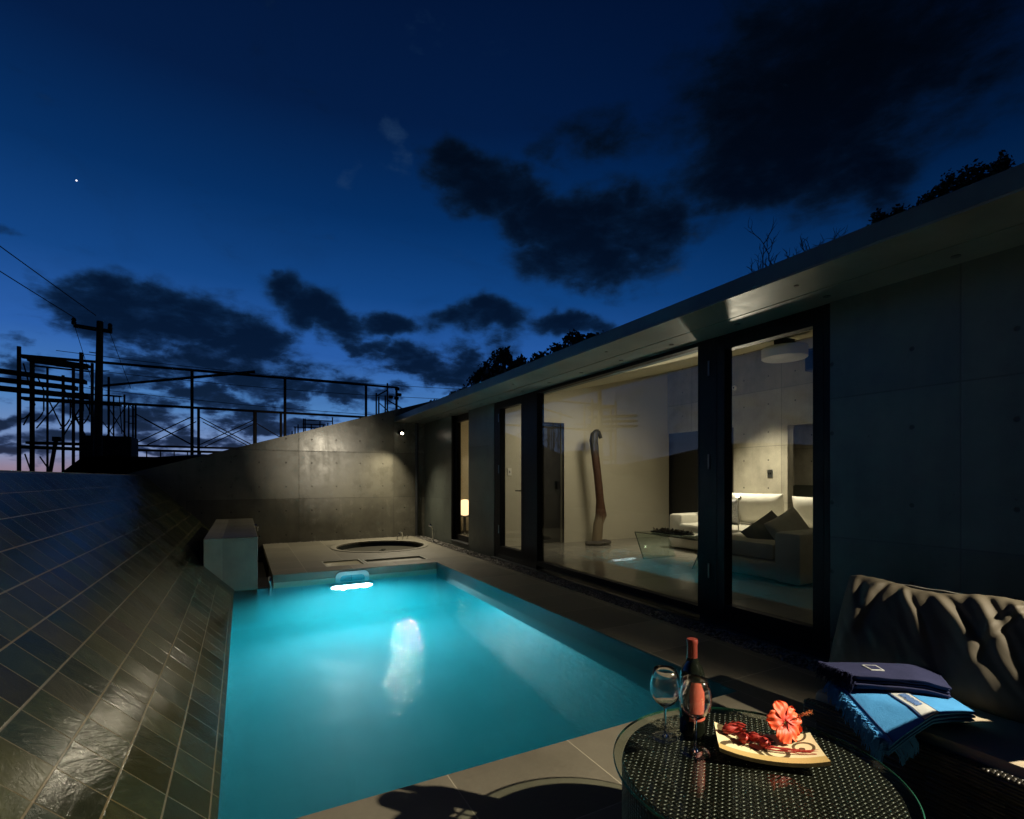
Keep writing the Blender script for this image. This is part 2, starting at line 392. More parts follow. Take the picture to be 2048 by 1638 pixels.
def slate_fn(t, p):
    pos = t.pos(); x, y, z = t.xyz(pos)
    s = t.m('MULTIPLY', t.m('ADD', z, 0.135), 1.41421)      # distance up the 45 degree slope
    a = t.m('DIVIDE', t.m('ADD', s, 18.7 + 0.12), 0.1867); b = t.m('DIVIDE', t.m('ADD', y, 37.4 - 0.036), 0.1867)
    ia, ib = t.m('FLOOR', a), t.m('FLOOR', b)
    fa, fb = t.m('FRACT', a), t.m('FRACT', b)
    da = t.m('MULTIPLY', t.m('MINIMUM', fa, t.m('SUBTRACT', 1.0, fa)), 0.1867)
    db = t.m('MULTIPLY', t.m('MINIMUM', fb, t.m('SUBTRACT', 1.0, fb)), 0.1867)
    nw = t.noise(pos, 60, 3, 0.6)
    wob = t.m('MULTIPLY', t.m('SUBTRACT', nw, 0.5), 0.0012)
    ln = t.mr(t.m('MINIMUM', t.m('ADD', t.m('ADD', da, wob), -0.0004), t.m('ADD', t.m('ADD', db, wob), 0.0009)), 0.0018, 0.0042, 1.0, 0.0)
    w = t.white(t.comb(ia, ib, 3.0)); rnd = w[0]
    rcol = t.white(t.comb(ia, ib, 9.0))[0]
    n1 = t.noise(pos, 9, 6, 0.65, 0.6); n2 = t.noise(pos, 70, 5, 0.65)
    col = t.ramp(rcol, [(0.0, (0.018, 0.028, 0.019, 1)), (0.3, (0.024, 0.032, 0.014, 1)), (0.55, (0.042, 0.044, 0.018, 1)), (0.8, (0.026, 0.036, 0.021, 1)), (1.0, (0.028, 0.027, 0.016, 1))])
    col = t.mix(1.0, col, t.ramp(rnd, [(0, (0.68, 0.68, 0.68, 1)), (1, (1.25, 1.25, 1.2, 1))]), 'MULTIPLY')
    col = t.mix(1.0, col, t.ramp(t.mr(n1, 0.3, 0.7), [(0, (0.75, 0.75, 0.72, 1)), (1, (1.25, 1.22, 1.1, 1))]), 'MULTIPLY')
    col = t.mix(t.mr(n2, 0.66, 0.74, 0.0, 0.35), col, (0.12, 0.10, 0.06, 1))
    rust = t.ramp(t.noise(pos, 3.5, 3), [(0.35, (0.15, 0.14, 0.105, 1)), (0.65, (0.16, 0.12, 0.055, 1))])
    col = t.mix(t.m('MULTIPLY', ln, 0.9), col, rust)
    t.put(p.inputs['Base Color'], col)
    # cleft relief: curved wavy ridges turned at random on every tile
    ang = t.m('MULTIPLY', rnd, 6.28)
    lx = t.m('SUBTRACT', fa, 0.5); ly = t.m('SUBTRACT', fb, 0.5)
    q = t.m('ADD', t.m('MULTIPLY', lx, t.m('COSINE', ang)), t.m('MULTIPLY', ly, t.m('SINE', ang)))
    q2 = t.m('SUBTRACT', t.m('MULTIPLY', ly, t.m('COSINE', ang)), t.m('MULTIPLY', lx, t.m('SINE', ang)))
    wv = t.noise(t.comb(t.m('MULTIPLY', q, 6.0), t.m('MULTIPLY', q2, 1.6), t.m('MULTIPLY', rcol, 40.0)), 1.0, 5, 0.6, 0.9)
    amp = t.m('ADD', 0.38, t.m('MULTIPLY', t.m('POWER', t.white(t.comb(ia, ib, 5.0))[0], 2.2), 0.95))
    h = t.m('ADD', t.m('MULTIPLY', wv, amp), t.m('ADD', t.m('MULTIPLY', n2, 0.16), t.m('MULTIPLY', n1, 0.6)))
    h = t.m('SUBTRACT', h, t.m('MULTIPLY', ln, 0.15))
    tilt = t.m('MULTIPLY', t.m('ADD', t.m('MULTIPLY', lx, t.m('SUBTRACT', rnd, 0.5)), t.m('MULTIPLY', ly, t.m('SUBTRACT', rcol, 0.5))), 0.9)
    t.put(p.inputs['Normal'], t.bump(h, 0.27, 0.007))
    t.put(p.inputs['Roughness'], t.mr(t.m('ADD', n1, t.m('MULTIPLY', rnd, 0.5)), 0.3, 1.2, 0.11, 0.25))
M_slate = mat('wet_slate', (0.07, 0.08, 0.06), 0.3, spec=0.18, fn=slate_fn)

def noisy(name, col, rough=0.6, var=0.25, scale=30, metal=0.0, bump_=0.2, bd=0.002, spec=0.5, **kw):
    def fn(t, p):
        o = t.pos(); n = t.noise(o, scale, 5, 0.6)
        c = t.mix(n, tuple(q * (1 - var) for q in col) + (1,), tuple(min(1, q * (1 + var)) for q in col) + (1,))
        t.put(p.inputs['Base Color'], c); t.put(p.inputs['Normal'], t.bump(n, bump_, bd))
        t.put(p.inputs['Roughness'], t.mr(n, 0.3, 0.7, rough * 0.85, min(1, rough * 1.15)))
    return mat(name, col, rough, metal, spec, fn, **kw)
M_black = noisy('black_frame_paint', (0.005, 0.005, 0.006), 0.5, 0.2, 50, 0.0, 0.05, spec=0.2)
M_sill = noisy('grey_metal_sill', (0.10, 0.105, 0.11), 0.45, 0.2, 30, 0.6)
M_chrome = mat('chrome', (0.8, 0.8, 0.8), 0.08, 1.0)
M_steel = mat('brushed_steel', (0.42, 0.45, 0.47), 0.3, 1.0)
M_plaster = noisy('cream_plaster', (0.54, 0.50, 0.385), 0.8, 0.05, 8, 0, 0.1, 0.001)
M_ceil = noisy('ceiling_paint', (0.62, 0.57, 0.42), 0.8, 0.05, 6, 0, 0.05)
M_darkpanel = noisy('dark_panel', (0.018, 0.018, 0.018), 0.35, 0.2, 12, 0, 0.05)
M_silh = noisy('rusty_scaffold_steel', (0.035, 0.028, 0.022), 0.7, 0.4, 25)
M_wood = noisy('old_timber', (0.05, 0.035, 0.025), 0.85, 0.4, 14)
M_cable = noisy('black_cable', (0.012, 0.012, 0.012), 0.6, 0.1)
M_ground = noisy('dark_soil', (0.03, 0.032, 0.02), 0.95, 0.4, 2, 0, 0.5, 0.05)
def foliage_fn(t, p):
    o = t.pos(); n = t.noise(o, 1.3, 4, 0.6); r = t.new('ShaderNodeObjectInfo').outputs['Random']
    t.put(p.inputs['Base Color'], t.mix(n, (0.018, 0.032, 0.012, 1), (0.06, 0.085, 0.03, 1)))
M_leaf = mat('dark_foliage', (0.04, 0.06, 0.02), 0.6, fn=foliage_fn)
M_bark = noisy('grey_bark', (0.06, 0.05, 0.04), 0.9, 0.4, 20)
def fabric(name, col, scale=380, rough=0.9, var=0.12, b=0.35, **kw):
    def fn(t, p):
        o = t.obj(); w = t.new('ShaderNodeTexWave'); w.bands_direction = 'X'; w.inputs['Scale'].default_value = scale / 3
        w2 = t.new('ShaderNodeTexWave'); w2.bands_direction = 'Z'; w2.inputs['Scale'].default_value = scale / 3
        t.put(w.inputs['Vector'], o); t.put(w2.inputs['Vector'], o)
        n = t.noise(o, 14, 5, 0.6)
        c = t.mix(n, tuple(q * (1 - var) for q in col) + (1,), tuple(min(1, q * (1 + var)) for q in col) + (1,))
        t.put(p.inputs['Base Color'], c)
        h = t.m('ADD', t.m('MULTIPLY', t.m('MULTIPLY', w.outputs['Fac'], w2.outputs['Fac']), 0.25), t.m('MULTIPLY', n, 0.8))
        t.put(p.inputs['Normal'], t.bump(h, b, 0.004))
    return mat(name, col, rough, spec=0.25, fn=fn, **kw)
M_taupe = fabric('taupe_cushion_cloth', (0.075, 0.066, 0.046), 380, 0.62)
M_beige = fabric('beige_cushion_cloth', (0.36, 0.31, 0.22))
M_sofa = fabric('pale_grey_upholstery', (0.46, 0.44, 0.37))
M_white = fabric('white_pillow_cloth', (0.80, 0.77, 0.68))
M_dkpill = fabric('charcoal_pillow_cloth', (0.17, 0.165, 0.14))
def knit_fn(t, p):
    v = t.new('ShaderNodeTexVoronoi'); v.inputs['Scale'].default_value = 60; t.put(v.inputs['Vector'], t.obj())
    t.put(p.inputs['Base Color'], t.mix(v.outputs['Distance'], (0.62, 0.62, 0.62, 1), (0.25, 0.26, 0.28, 1)))
    t.put(p.inputs['Normal'], t.bump(v.outputs['Distance'], 0.8, 0.01))
M_knit = mat('knitted_grey_wool', (0.5, 0.5, 0.5), 0.9, fn=knit_fn)
def towel(name, c1, c2):
    def fn(t, p):
        o = t.pos(); n = t.noise(o, 300, 3, 0.7); n2 = t.noise(o, 18, 5, 0.6)
        t.put(p.inputs['Base Color'], t.mix(t.m('ADD', t.m('MULTIPLY', n, 0.5), t.m('MULTIPLY', n2, 0.5)), c1 + (1,), c2 + (1,)))
        t.put(p.inputs['Normal'], t.bump(t.m('ADD', n, t.m('MULTIPLY', n2, 1.2)), 0.6, 0.004))
    return mat(name, c1, 0.95, spec=0.1, fn=fn)
M_blue = towel('blue_terry', (0.030, 0.165, 0.37), (0.075, 0.29, 0.56))
M_navy = towel('navy_terry', (0.010, 0.013, 0.036), (0.030, 0.034, 0.080))
M_band = towel('pale_towel_band', (0.30, 0.33, 0.33), (0.46, 0.48, 0.45))
M_thread = mat('navy_thread', (0.03, 0.08, 0.2), 0.9)

def wicker_fn(t, p):
    """woven resin strands: a 2-over-2 weave along two axes of the object"""
    o = t.obj(); x, y, z = t.xyz(o)
    s = 0.0105
    g = t.new('ShaderNodeNewGeometry').outputs['Normal']; nx, ny, nz = t.xyz(g)
    a0 = t.m('MULTIPLY', t.m('ARCTAN2', y, x), 0.36)
    top = t.m('GREATER_THAN', t.m('ABSOLUTE', nz), 0.7)
    a = t.m('ADD', t.m('MULTIPLY', x, top), t.m('MULTIPLY', a0, t.m('SUBTRACT', 1.0, top)))
    b = t.m('ADD', t.m('MULTIPLY', y, top), t.m('MULTIPLY', z, t.m('SUBTRACT', 1.0, top)))
    ca = t.m('ADD', t.m('DIVIDE', a, s * 1.25), 200.0); cb = t.m('ADD', t.m('DIVIDE', b, s), 200.0)
    par = t.m('MODULO', t.m('ADD', t.m('FLOOR', ca), t.m('FLOOR', cb)), 2.0)
    fa = t.m('SUBTRACT', t.m('FRACT', ca), 0.5); fb = t.m('SUBTRACT', t.m('FRACT', cb), 0.5)
    # over-strand: long bulge one way, short the other
    ha = t.m('SUBTRACT', 1.0, t.m('ADD', t.m('MULTIPLY', t.m('MULTIPLY', fa, fa), 2.2), t.m('MULTIPLY', t.m('MULTIPLY', fb, fb), 4.0)))
    hb = t.m('SUBTRACT', 0.55, t.m('ADD', t.m('MULTIPLY', t.m('MULTIPLY', fa, fa), 4.0), t.m('MULTIPLY', t.m('MULTIPLY', fb, fb), 1.5)))
    h = t.m('ADD', t.m('MULTIPLY', par, ha), t.m('MULTIPLY', t.m('SUBTRACT', 1.0, par), hb))
    col = t.mix(t.mr(h, 0.0, 0.95), (0.003, 0.003, 0.002, 1), (0.019, 0.017, 0.010, 1))
    t.put(p.inputs['Base Color'], col)
    t.put(p.inputs['Normal'], t.bump(h, 1.0, 0.004))
M_wicker = mat('dark_woven_resin', (0.03, 0.03, 0.02), 0.38, spec=0.45, fn=wicker_fn)

def thin_glass(name, tint=(1, 1, 1), rough=0.0, ior=1.5, boost=1.0):
    m = bpy.data.materials.new(name); m.use_nodes = True; t = NT(m.node_tree)
    for nd in list(t.n): t.n.remove(nd)
    tr = t.new('ShaderNodeBsdfTransparent'); tr.inputs[0].default_value = tuple(tint) + (1,)
    gl = t.new('ShaderNodeBsdfGlossy'); gl.inputs['Roughness'].default_value = rough
    fr = t.new('ShaderNodeFresnel'); fr.inputs[0].default_value = ior
    # same look from both faces
    geo = t.new('ShaderNodeNewGeometry')
    lw = t.new('ShaderNodeLayerWeight'); lw.inputs[0].default_value = 0.5
    f = t.m('POWER', lw.outputs['Facing'], 5.0)
    f = t.m('ADD', 0.045 * boost, t.m('MULTIPLY', f, 0.9), clamp=True)
    mx = t.new('ShaderNodeMixShader'); t.put(mx.inputs[0], f); t.l.new(tr.outputs[0], mx.inputs[1]); t.l.new(gl.outputs[0], mx.inputs[2])
    out = t.new('ShaderNodeOutputMaterial'); t.l.new(mx.outputs[0], out.inputs[0])
    return m
M_pane = thin_glass('window_glass', (0.90, 0.92, 0.90), boost=1.0)
M_tableglass = thin_glass('tabletop_glass', (0.86, 0.90, 0.86), boost=1.0)
M_clear = mat('clear_glass', (1, 1, 1), 0.05, Transmission_Weight=1.0, IOR=1.52)
M_foot = thin_glass('clear_foot_glass', (0.90, 0.92, 0.92), rough=0.05, boost=5)
M_greenglass = mat('green_glass_edge', (0.04, 0.20, 0.13), 0.12, Transmission_Weight=0.6, IOR=1.5)
M_bottle = mat('dark_bottle_glass', (0.006, 0.008, 0.005), 0.09, spec=0.8)
M_foil = noisy('red_foil', (0.20, 0.035, 0.022), 0.38, 0.15, 60, 0.2)
M_label = noisy('red_paper_label', (0.42, 0.085, 0.045), 0.6, 0.15, 60, 0, 0.05)
M_gold = mat('gold_print', (0.75, 0.42, 0.22), 0.4, 0.3)
M_lampon = None
def emit(name, col, s):
    m = bpy.data.materials.new(name); m.use_nodes = True; t = NT(m.node_tree)
    p = t.n['Principled BSDF']; p.inputs['Base Color'].default_value = (0.8, 0.8, 0.8, 1)
    p.inputs['Emission Color'].default_value = tuple(col) + (1,); p.inputs['Emission Strength'].default_value = s
    return m
M_lens = emit('lit_lamp_lens', (1.0, 0.88, 0.66), 30)
M_poollens = emit('lit_pool_lens', (0.85, 0.95, 1.0), 14)
M_globe = emit('lit_paper_shade', (1.0, 0.68, 0.36), 2.4)

# ------------------------------------------------------------------ setting
def gfn(t, p): pass
mb = MB(); S = 900; mb.box((-S, -S, -3.2), (S, S, -3.0))
mb.build('ground', M_ground, label='dark ground far beyond the terrace', kind='structure')
# hillside behind house (rises to +X)
def hill(u, v):
    x = 7.8 + u * 60; y = -20 + v * 90
    z = 1.2 + 2.0 * (1 - math.exp(-(x - 7.8) / 5)) + mnoise.noise(Vector((x * .15, y * .15, 0))) * .5
    return Vector((x, y, z - 0.2))
grid_mesh(hill, 30, 40).build('hillside', M_ground, smooth=True, label='dark hillside behind the house', kind='structure')
# embankment beyond end wall and slope
def bank(u, v):
    x = -14 + u * 20; y = 10.75 + v * 22
    k = max(0, min(1, (x + 3.4) / 1.2)); z = 0.55 + 1.02 * k * k * (3 - 2 * k) + mnoise.noise(Vector((x * .8, y * .8, 2))) * .1
    return Vector((x, y, z))
grid_mesh(bank, 60, 30).build('embankment', M_ground, smooth=True, label='dark earth bank beyond the end wall', kind='structure')
mb = MB(); mb.box((-60, -6, -3.0), (-2.2, 40, 0.3)); mb.build('terrain', M_ground, label='dark lower plot beyond the slate slope', kind='structure')

def added_hills(u, v):  # ridge added out of view to keep horizon glow off the glass
    az = R(-128 + 96 * u); d_ = 190 + 60 * v
    k = math.sin(math.pi * min(1, u * 1.02)) ** .5 if u < .98 else 0
    h_ = (26 + 8 * mnoise.noise(Vector((u * 9, 0, 1)))) * k * math.sin(math.pi * .5 * v)
    return Vector((math.sin(az) * d_, math.cos(az) * d_, -3 + h_))
grid_mesh(added_hills, 80, 6).build('added_hills', M_ground, smooth=True, label='unseen dark ridge added to block the horizon glow in the glass', kind='structure')
# ---- decks (structure)
WL = -0.135
XPL, XPR, YN, YF = -0.083, 2.41, 1.90, 6.80
mb = MB()
mb.box((XPR, YN, -0.34), (3.06, YF, 0.0))                 # strip by the house
mb.box((XPL - .6, -3.0, -0.34), (3.06, YN, 0.0))             # near end
mb.build('terrace_paving', M_deck, kind='structure', label='large square beige paving tiles round the pool')
# far deck with tub opening and two recessed hatches
TC, TR = (2.13, 8.90), 0.75
def plate_with_holes(name, outer, holes, z, depth, m, **kw):
    bm = bmesh.new(); es = []
    for pts in [outer] + holes:
        v = [bm.verts.new((x, y, z)) for x, y in pts]
        es += [bm.edges.new((v[i], v[(i + 1) % len(v)])) for i in range(len(v))]
    bmesh.ops.triangle_fill(bm, use_beauty=True, use_dissolve=False, edges=es)
    ret = bmesh.ops.extrude_face_region(bm, geom=bm.faces[:])
    for g in ret['geom']:
        if isinstance(g, bmesh.types.BMVert): g.co.z -= depth
    mb = MB(); mb.bm.free(); mb.bm = bm
    return mb.build(name, m, **kw)
circ = [(TC[0] + TR * math.cos(2 * math.pi * k / 72), TC[1] + TR * math.sin(2 * math.pi * k / 72)) for k in range(72)]
H1 = [(0.985, 7.12), (1.50, 7.12), (1.50, 7.60), (0.985, 7.60)]
H2 = [(1.53, 7.12), (2.39, 7.12), (2.39, 7.50), (1.53, 7.50)]
plate_with_holes('tub_deck', [(0.33, YF), (3.06, YF), (3.06, 10.10), (0.33, 10.10)], [circ, H1, H2], 0.0, 0.07, M_deck,
                 kind='structure', label='raised tiled deck round the sunken tub')
mb = MB(); mb.box((0.333, YF + 0.003, -1.35), (0.98, 8.0, -0.071)); mb.box((0.98, YF + 0.003, -1.35), (3.06, 8.1, -0.071))
mb.build('deck_base', M_conc_plain, kind='structure', label='concrete base under the tub deck')
# ---- pool shell
mb = MB()
D = -1.30
mb.box((XPL - 0.02, YN - 0.02, D - 0.1), (XPR + 0.02, YF + 0.0, D))                       # floor
mb.box((XPR, YN, D), (XPR + 0.12, YF, -0.345))                                            # right wall lower
mb.box((XPL - 0.14, YN, D), (XPL + 0.0, YF + 0.8, WL - 0.02))                             # left wall
mb.box((XPL, YN - 0.12, D), (XPR, YN, -0.345))
mb.box((XPL - .1, YF, D), (XPR + 0.12, YF + 0.002, WL - 0.055))
mb.build('pool_basin', M_pool, kind='structure', label='teal tiled pool shell')
mb = MB(); mb.box((XPR - 0.004, YN, -0.345), (XPR - 0.001, YF, -0.005))
mb.box((XPL, YN + 0.001, -0.345), (XPR - 0.004, YN + 0.004, -0.005))
M_edgetile = noisy('dark_edge_tile', (0.05, 0.085, 0.09), 0.35, 0.3, 12)
mb.build('pool_edge_tile', M_edgetile, kind='structure', label='tiled upper pool wall under the paving edge')
mb = MB(); mb.box((0.33, YF - 0.012, -0.215), (XPR - 0.006, YF + 0.002, -0.092))
M_ledge = noisy('pale_ledge_stone', (0.40, 0.40, 0.32), 0.6, 0.15, 20)
mb.build('waterline_ledge', M_ledge, bevel=0.004, kind='structure', label='pale stone ledge at the waterline of the far pool wall')
mb = MB(); mb.box((0.33, YF - 0.006, -0.092), (XPR - 0.006, YF + 0.002, -0.004))
mb.build('deck_riser', M_conc_plain, kind='structure', label='concrete riser of the tub deck')

# ---- water
mw = bpy.data.materials.new('pool_water'); mw.use_nodes = True; t = NT(mw.node_tree); p = t.n['Principled BSDF']
p.inputs['Base Color'].default_value = (1, 1, 1, 1); p.inputs['Transmission Weight'].default_value = 1.0
p.inputs['Roughness'].default_value = 0.014; p.inputs['IOR'].default_value = 1.15
pos = t.pos(); wn = t.noise(t.vm('MULTIPLY', pos, (1.0, 0.75, 1)), 4.5, 3, 0.5, 0.4); wn2 = t.noise(t.vm('MULTIPLY', pos, (1.0, 0.6, 1)), 16, 4, 0.66, 0.8)
t.put(p.inputs['Normal'], t.bump(t.m('ADD', t.m('MULTIPLY', wn, 0.55), t.m('MULTIPLY', wn2, 1.25)), 0.088, 0.05))
vol = t.new('ShaderNodeVolumePrincipled')
vol.inputs['Color'].default_value = (0.03, 0.68, 0.80, 1); vol.inputs['Density'].default_value = 0.46
vol.inputs['Anisotropy'].default_value = 0.2
vol.inputs['Absorption Color'].default_value = (0.0, 0.10, 0.15, 1)
t.l.new(vol.outputs[0], t.n['Material Output'].inputs['Volume'])
mb = MB(); mb.box((XPL + 0.002, YN + 0.002, D - 0.02), (XPR - 0.003, YF + 0.001, WL))
mb.build('pool_water', mw, kind='structure', label='clear turquoise pool water')

# ---- gravel border
mb = MB(); mb.box((3.06, -3.0, -0.10), (3.37, 10.10, -0.035)); mb.box((0.33, 10.10, -0.10), (3.37, 10.38, -0.035))
M_gravbed = noisy('gravel_bed', (0.07, 0.065, 0.055), 0.9, 0.5, 70, 0, 0.8, 0.01)
mb.build('gravel_bed', M_gravbed, kind='structure', label='dark bed under the pebbles')
mb = MB(); rg = random.Random(3)
ico = [Vector(v).normalized() for v in ((1, 0, 0), (-1, 0, 0), (0, 1, 0), (0, -1, 0), (0, 0, 1), (0, 0, -1))]
fcs = [(0, 2, 4), (2, 1, 4), (1, 3, 4), (3, 0, 4), (2, 0, 5), (1, 2, 5), (3, 1, 5), (0, 3, 5)]
def pebble(x, y, r):
    M = Matrix.Rotation(rg.random() * 6, 3, Vector((rg.random(), rg.random(), 1)).normalized())
    sc = Vector((r, r * rg.uniform(.6, 1), r * rg.uniform(.5, .8)))
    vs_ = [mb.bm.verts.new(M @ Vector((v.x * sc.x, v.y * sc.y, v.z * sc.z)) + Vector((x, y, -0.03))) for v in ico]
    for f in fcs: mb.bm.faces.new([vs_[i] for i in f])
for k in range(6500):
    y = 0.8 + 9.3 * rg.random() ** 1.35; pebble(rg.uniform(3.055, 3.36), y, rg.uniform(.008, .017))
for k in range(900): pebble(rg.uniform(.35, 3.3), rg.uniform(10.09, 10.37), rg.uniform(.009, .018))
M_peb = noisy('river_pebble', (0.27, 0.25, 0.22), 0.6, 0.5, 25)
mb.build('gravel', M_peb, smooth=True, angle=60, kind='stuff', label='loose pebbles in the border along the house and end wall', cat='gravel')

# ---- slate slope (a thing: sloping retaining wall)
L2 = 1.356
slope_root = empty('slate_slope', (-0.76, 4, 0.5), 'wet dark slate tiles covering the long slope that rises from the left pool edge', 'sloped wall')
def rel(root, o):
    o.parent = root; o.location = -root.location; return o
mb = MB()
mb.poly([(XPL, -3.0, WL), (XPL - L2, -3.0, WL + L2), (XPL - L2 - 0.10, -3, WL + L2), (XPL - L2 - 0.1, -3, WL - 1.3), (XPL - 0.0, -3, WL - 1.3)], (0, 13.38, 0))
slope = rel(slope_root, mb.build('slate_facing', M_slate))
mb = MB(); mb.box((XPL - L2 - 0.16, -3.0, WL + L2 - 0.09), (XPL - L2 - 0.004, 10.38, WL + L2 + 0.006))
rel(slope_root, mb.build('coping', M_conc_plain))

# ---- end wall with sloping top
def ztop(x): return 1.75 + 0.30 * x
ew = empty('garden_end_wall', (1, 10.5, 0), 'fair-faced concrete end wall with a sloping top behind the sunken tub', 'concrete wall')
mb = MB(); mb.poly([(-1.7, 10.38, -1.3), (3.62, 10.38, -1.3), (3.62, 10.38, ztop(3.62)), (-1.7, 10.38, ztop(-1.7))], (0, 0.22, 0))
rel(ew, mb.build('wall', M_conc_y))

# ---- concrete block between slope and deck
bk = empty('concrete_block', (-0.11, 8.4, 0), 'long rectangular concrete counter between the slate slope and the tub deck', 'concrete block')
mb = MB(); mb.box((-0.39, 6.80, -1.2), (0.167, 10.02, 0.476)); rel(bk, mb.build('body', M_conc_plain, bevel=0.006))
mb = MB(); mb.tube([(0.17, 9.2, 0.40), (0.23, 9.2, 0.40), (0.23, 9.2, 0.33)], 0.014, 8); rel(bk, mb.build('tap', M_chrome, smooth=True))
mb = MB(); mb.tube([(0.168, 9.45, 0.40), (0.215, 9.45, 0.40)], 0.018, 10); rel(bk, mb.build('knob', M_chrome, smooth=True))
mb = MB(); mb.box((0.172, 6.86, -0.5), (0.325, 7.6, -0.16)); mb.box((0.172, 7.6, -0.5), (0.325, 10.0, -0.30))
mb.build('channel_step', M_conc_plain, kind='structure', label='low concrete step in the gap beside the concrete block')
mb = MB(); mb.tube([(0.30, 6.92, -0.05), (0.30, 6.80, -0.04), (0.30, 6.765, -0.07), (0.30, 6.76, -0.14), (0.30, 6.76, -0.42)], 0.02, 12)
setp(mb.build('steel_spout', M_steel, smooth=True), 'small stainless steel pipe spout at the left corner of the tub deck', 'pipe')

# ---- tub
tub = empty('sunken_tub', (TC[0], TC[1], 0), 'round sunken tub with a dark interior in the tiled deck', 'tub')
M_tub = noisy('dark_tub_glaze', (0.018, 0.020, 0.018), 0.18, 0.3, 20)
M_tubfloor = noisy('tub_floor', (0.20, 0.20, 0.17), 0.3, 0.2, 6)
mb = MB(); mb.lathe([(TR + 0.0, 0.0), (TR - 0.012, -0.02), (TR - 0.02, -0.5), (0, -0.5)], 72); mb.build('shell', M_tub, tub, smooth=True)
mb = MB(); mb.lathe([(TR + 0.075, 0.002), (TR + 0.072, 0.009), (TR + 0.004, 0.010), (TR - 0.012, 0.004), (TR - 0.012, -0.03)], 96)
M_rim = noisy('pale_rim_stone', (0.23, 0.21, 0.155), 0.55, 0.12, 20); mb.build('rim', M_rim, tub, smooth=True)
mb = MB(); mb.lathe([(0, -0.095), (TR - 0.015, -0.095)], 64)
M_tw = mat('still_tub_water', (0.10, 0.095, 0.075), 0.3, spec=0.5); mb.build('water', M_tw, tub)
mb = MB(); mb.box((-0.02, -0.70, -0.094), (0.05, 0.2, -0.080)); mb.build('divider', M_tub, tub, M=Matrix.Rotation(R(-25), 4, 'Z'))
# hatches
for nm, H, m, dz, lab in (('deck_hatch', H1, M_rim, -0.012, 'bright wet hatch cover left of the other one in front of the tub'),
                          ('deck_hatch', H2, M_rim, -0.022, 'long shallow recessed hatch cover, right of the bright wet one')):
    e_ = empty(nm, ((H[0][0] + H[2][0]) / 2, (H[0][1] + H[2][1]) / 2, 0), lab, 'hatch', 'hatch covers set in the tub deck')
    mb = MB(); mb.box((H[0][0] + .006, H[0][1] + .006, -0.069), (H[2][0] - .006, H[2][1] - .006, dz - 0.004)); rel(e_, mb.build('cover', m))
    x0, y0, x1, y1 = H[0][0], H[0][1], H[2][0], H[2][1]
    mb = MB(); w_ = 0.018
    mb.box((x0 + .001, y0 + .001, -0.06), (x1 - .001, y0 + w_, 0.001)); mb.box((x0 + .001, y1 - w_, -0.06), (x1 - .001, y1 - .001, 0.001))
    mb.box((x0 + .001, y0 + w_, -0.06), (x0 + w_, y1 - w_, 0.001)); mb.box((x1 - w_, y0 + w_, -0.06), (x1 - .001, y1 - w_, 0.001))
    rel(e_, mb.build('frame', M_ledge))
mw2 = mat('hatch_film', (0.25, 0.23, 0.17), 0.06, spec=0.8)
# wet film on the left hatch: shiny
for o in list(C.objects):
    if o.name.startswith('cover'): o.data.materials[0] = mat('wet_stone_cover', (0.80, 0.74, 0.52), 0.14, spec=1.0); break
# faucet set
fa = empty('tub_mixer_tap', (2.72, 9.62, 0), 'chrome mixer tap with two handles at the back rim of the tub', 'tap')
mb = MB(); mb.tube([(0, 0, 0), (0, 0, .10), (-.015, -.01, .145), (-.05, -.035, .155), (-.085, -.06, .135), (-.09, -.065, .105)], .013, 12); mb.build('spout', M_chrome, fa, smooth=True)
for dx in (-0.11, 0.10):
    mb = MB(); mb.lathe([(0, 0), (.020, 0), (.020, .012), (.010, .02), (.010, .05), (.022, .058), (.022, .082), (0, .09)], 16, (dx, dx * 0.3, 0)); mb.build('handle', M_chrome, fa, smooth=True)
hs = empty('hand_shower', (3.19, 9.24, -0.03), 'small chrome hand shower on a short stand beside the house wall', 'shower')
mb = MB(); mb.tube([(0, 0, 0), (0, 0, .26)], .008, 8); mb.lathe([(0, 0), (.03, 0), (.03, .01), (0, .012)], 16); mb.build('stand', M_chrome, hs, smooth=True)
mb = MB(); mb.tube([(0, 0, .24), (-.02, -.01, .30), (-.05, -.03, .32)], .010, 8); mb.tube([(-.045, -.028, .335), (-.062, -.036, .30)], .032, 14); mb.build('spray_head', M_chrome, hs, smooth=True)
mb = MB(); mb.tube([(0, 0, .22), (.03, 0, .18), (.02, 0, .08), (.03, .01, .0)], .005, 6); mb.build('hose', M_steel, hs, smooth=True)
# downpipe in the corner
dp = empty('downpipe', (3.22, 10.33, 0), 'slim grey rainwater pipe in the corner where end wall meets house', 'pipe')
mb = MB(); mb.tube([(0, 0, -.03), (0, 0, 2.33)], .032, 16); mb.build('pipe', M_sill, dp, smooth=True)
for z in (0.45, 1.05, 1.75):
    mb = MB(); mb.tube([(0, 0, z), (0, 0, z + .03)], .038, 16); mb.box((-.012, .02, z), (.012, .055, z + .03)); mb.build('bracket', M_sill, dp)

# ---- lit end-wall spotlight
fl = empty('wall_spotlight', FARL, 'small lit spotlight high on the end wall near the house corner', 'spotlight')
ddir = Vector((-0.42, -0.55, -0.72)).normalized()
mb = MB(); mb.tube([(0, .155, .03), (0, .05, .03), (0, .0, .03)], .012, 8); mb.tube([(0, .155, .03), (0, .135, .03)], .045, 16); mb.build('bracket', M_black, fl, smooth=True)
mb = MB(); mb.tube([-ddir * .09, ddir * .0], .030, 20, .034); mb.build('housing', M_black, fl, smooth=True)
mb = MB(); mb.tube([ddir * .001, ddir * .006], .029, 20); mb.build('lens', M_lens, fl, smooth=True)

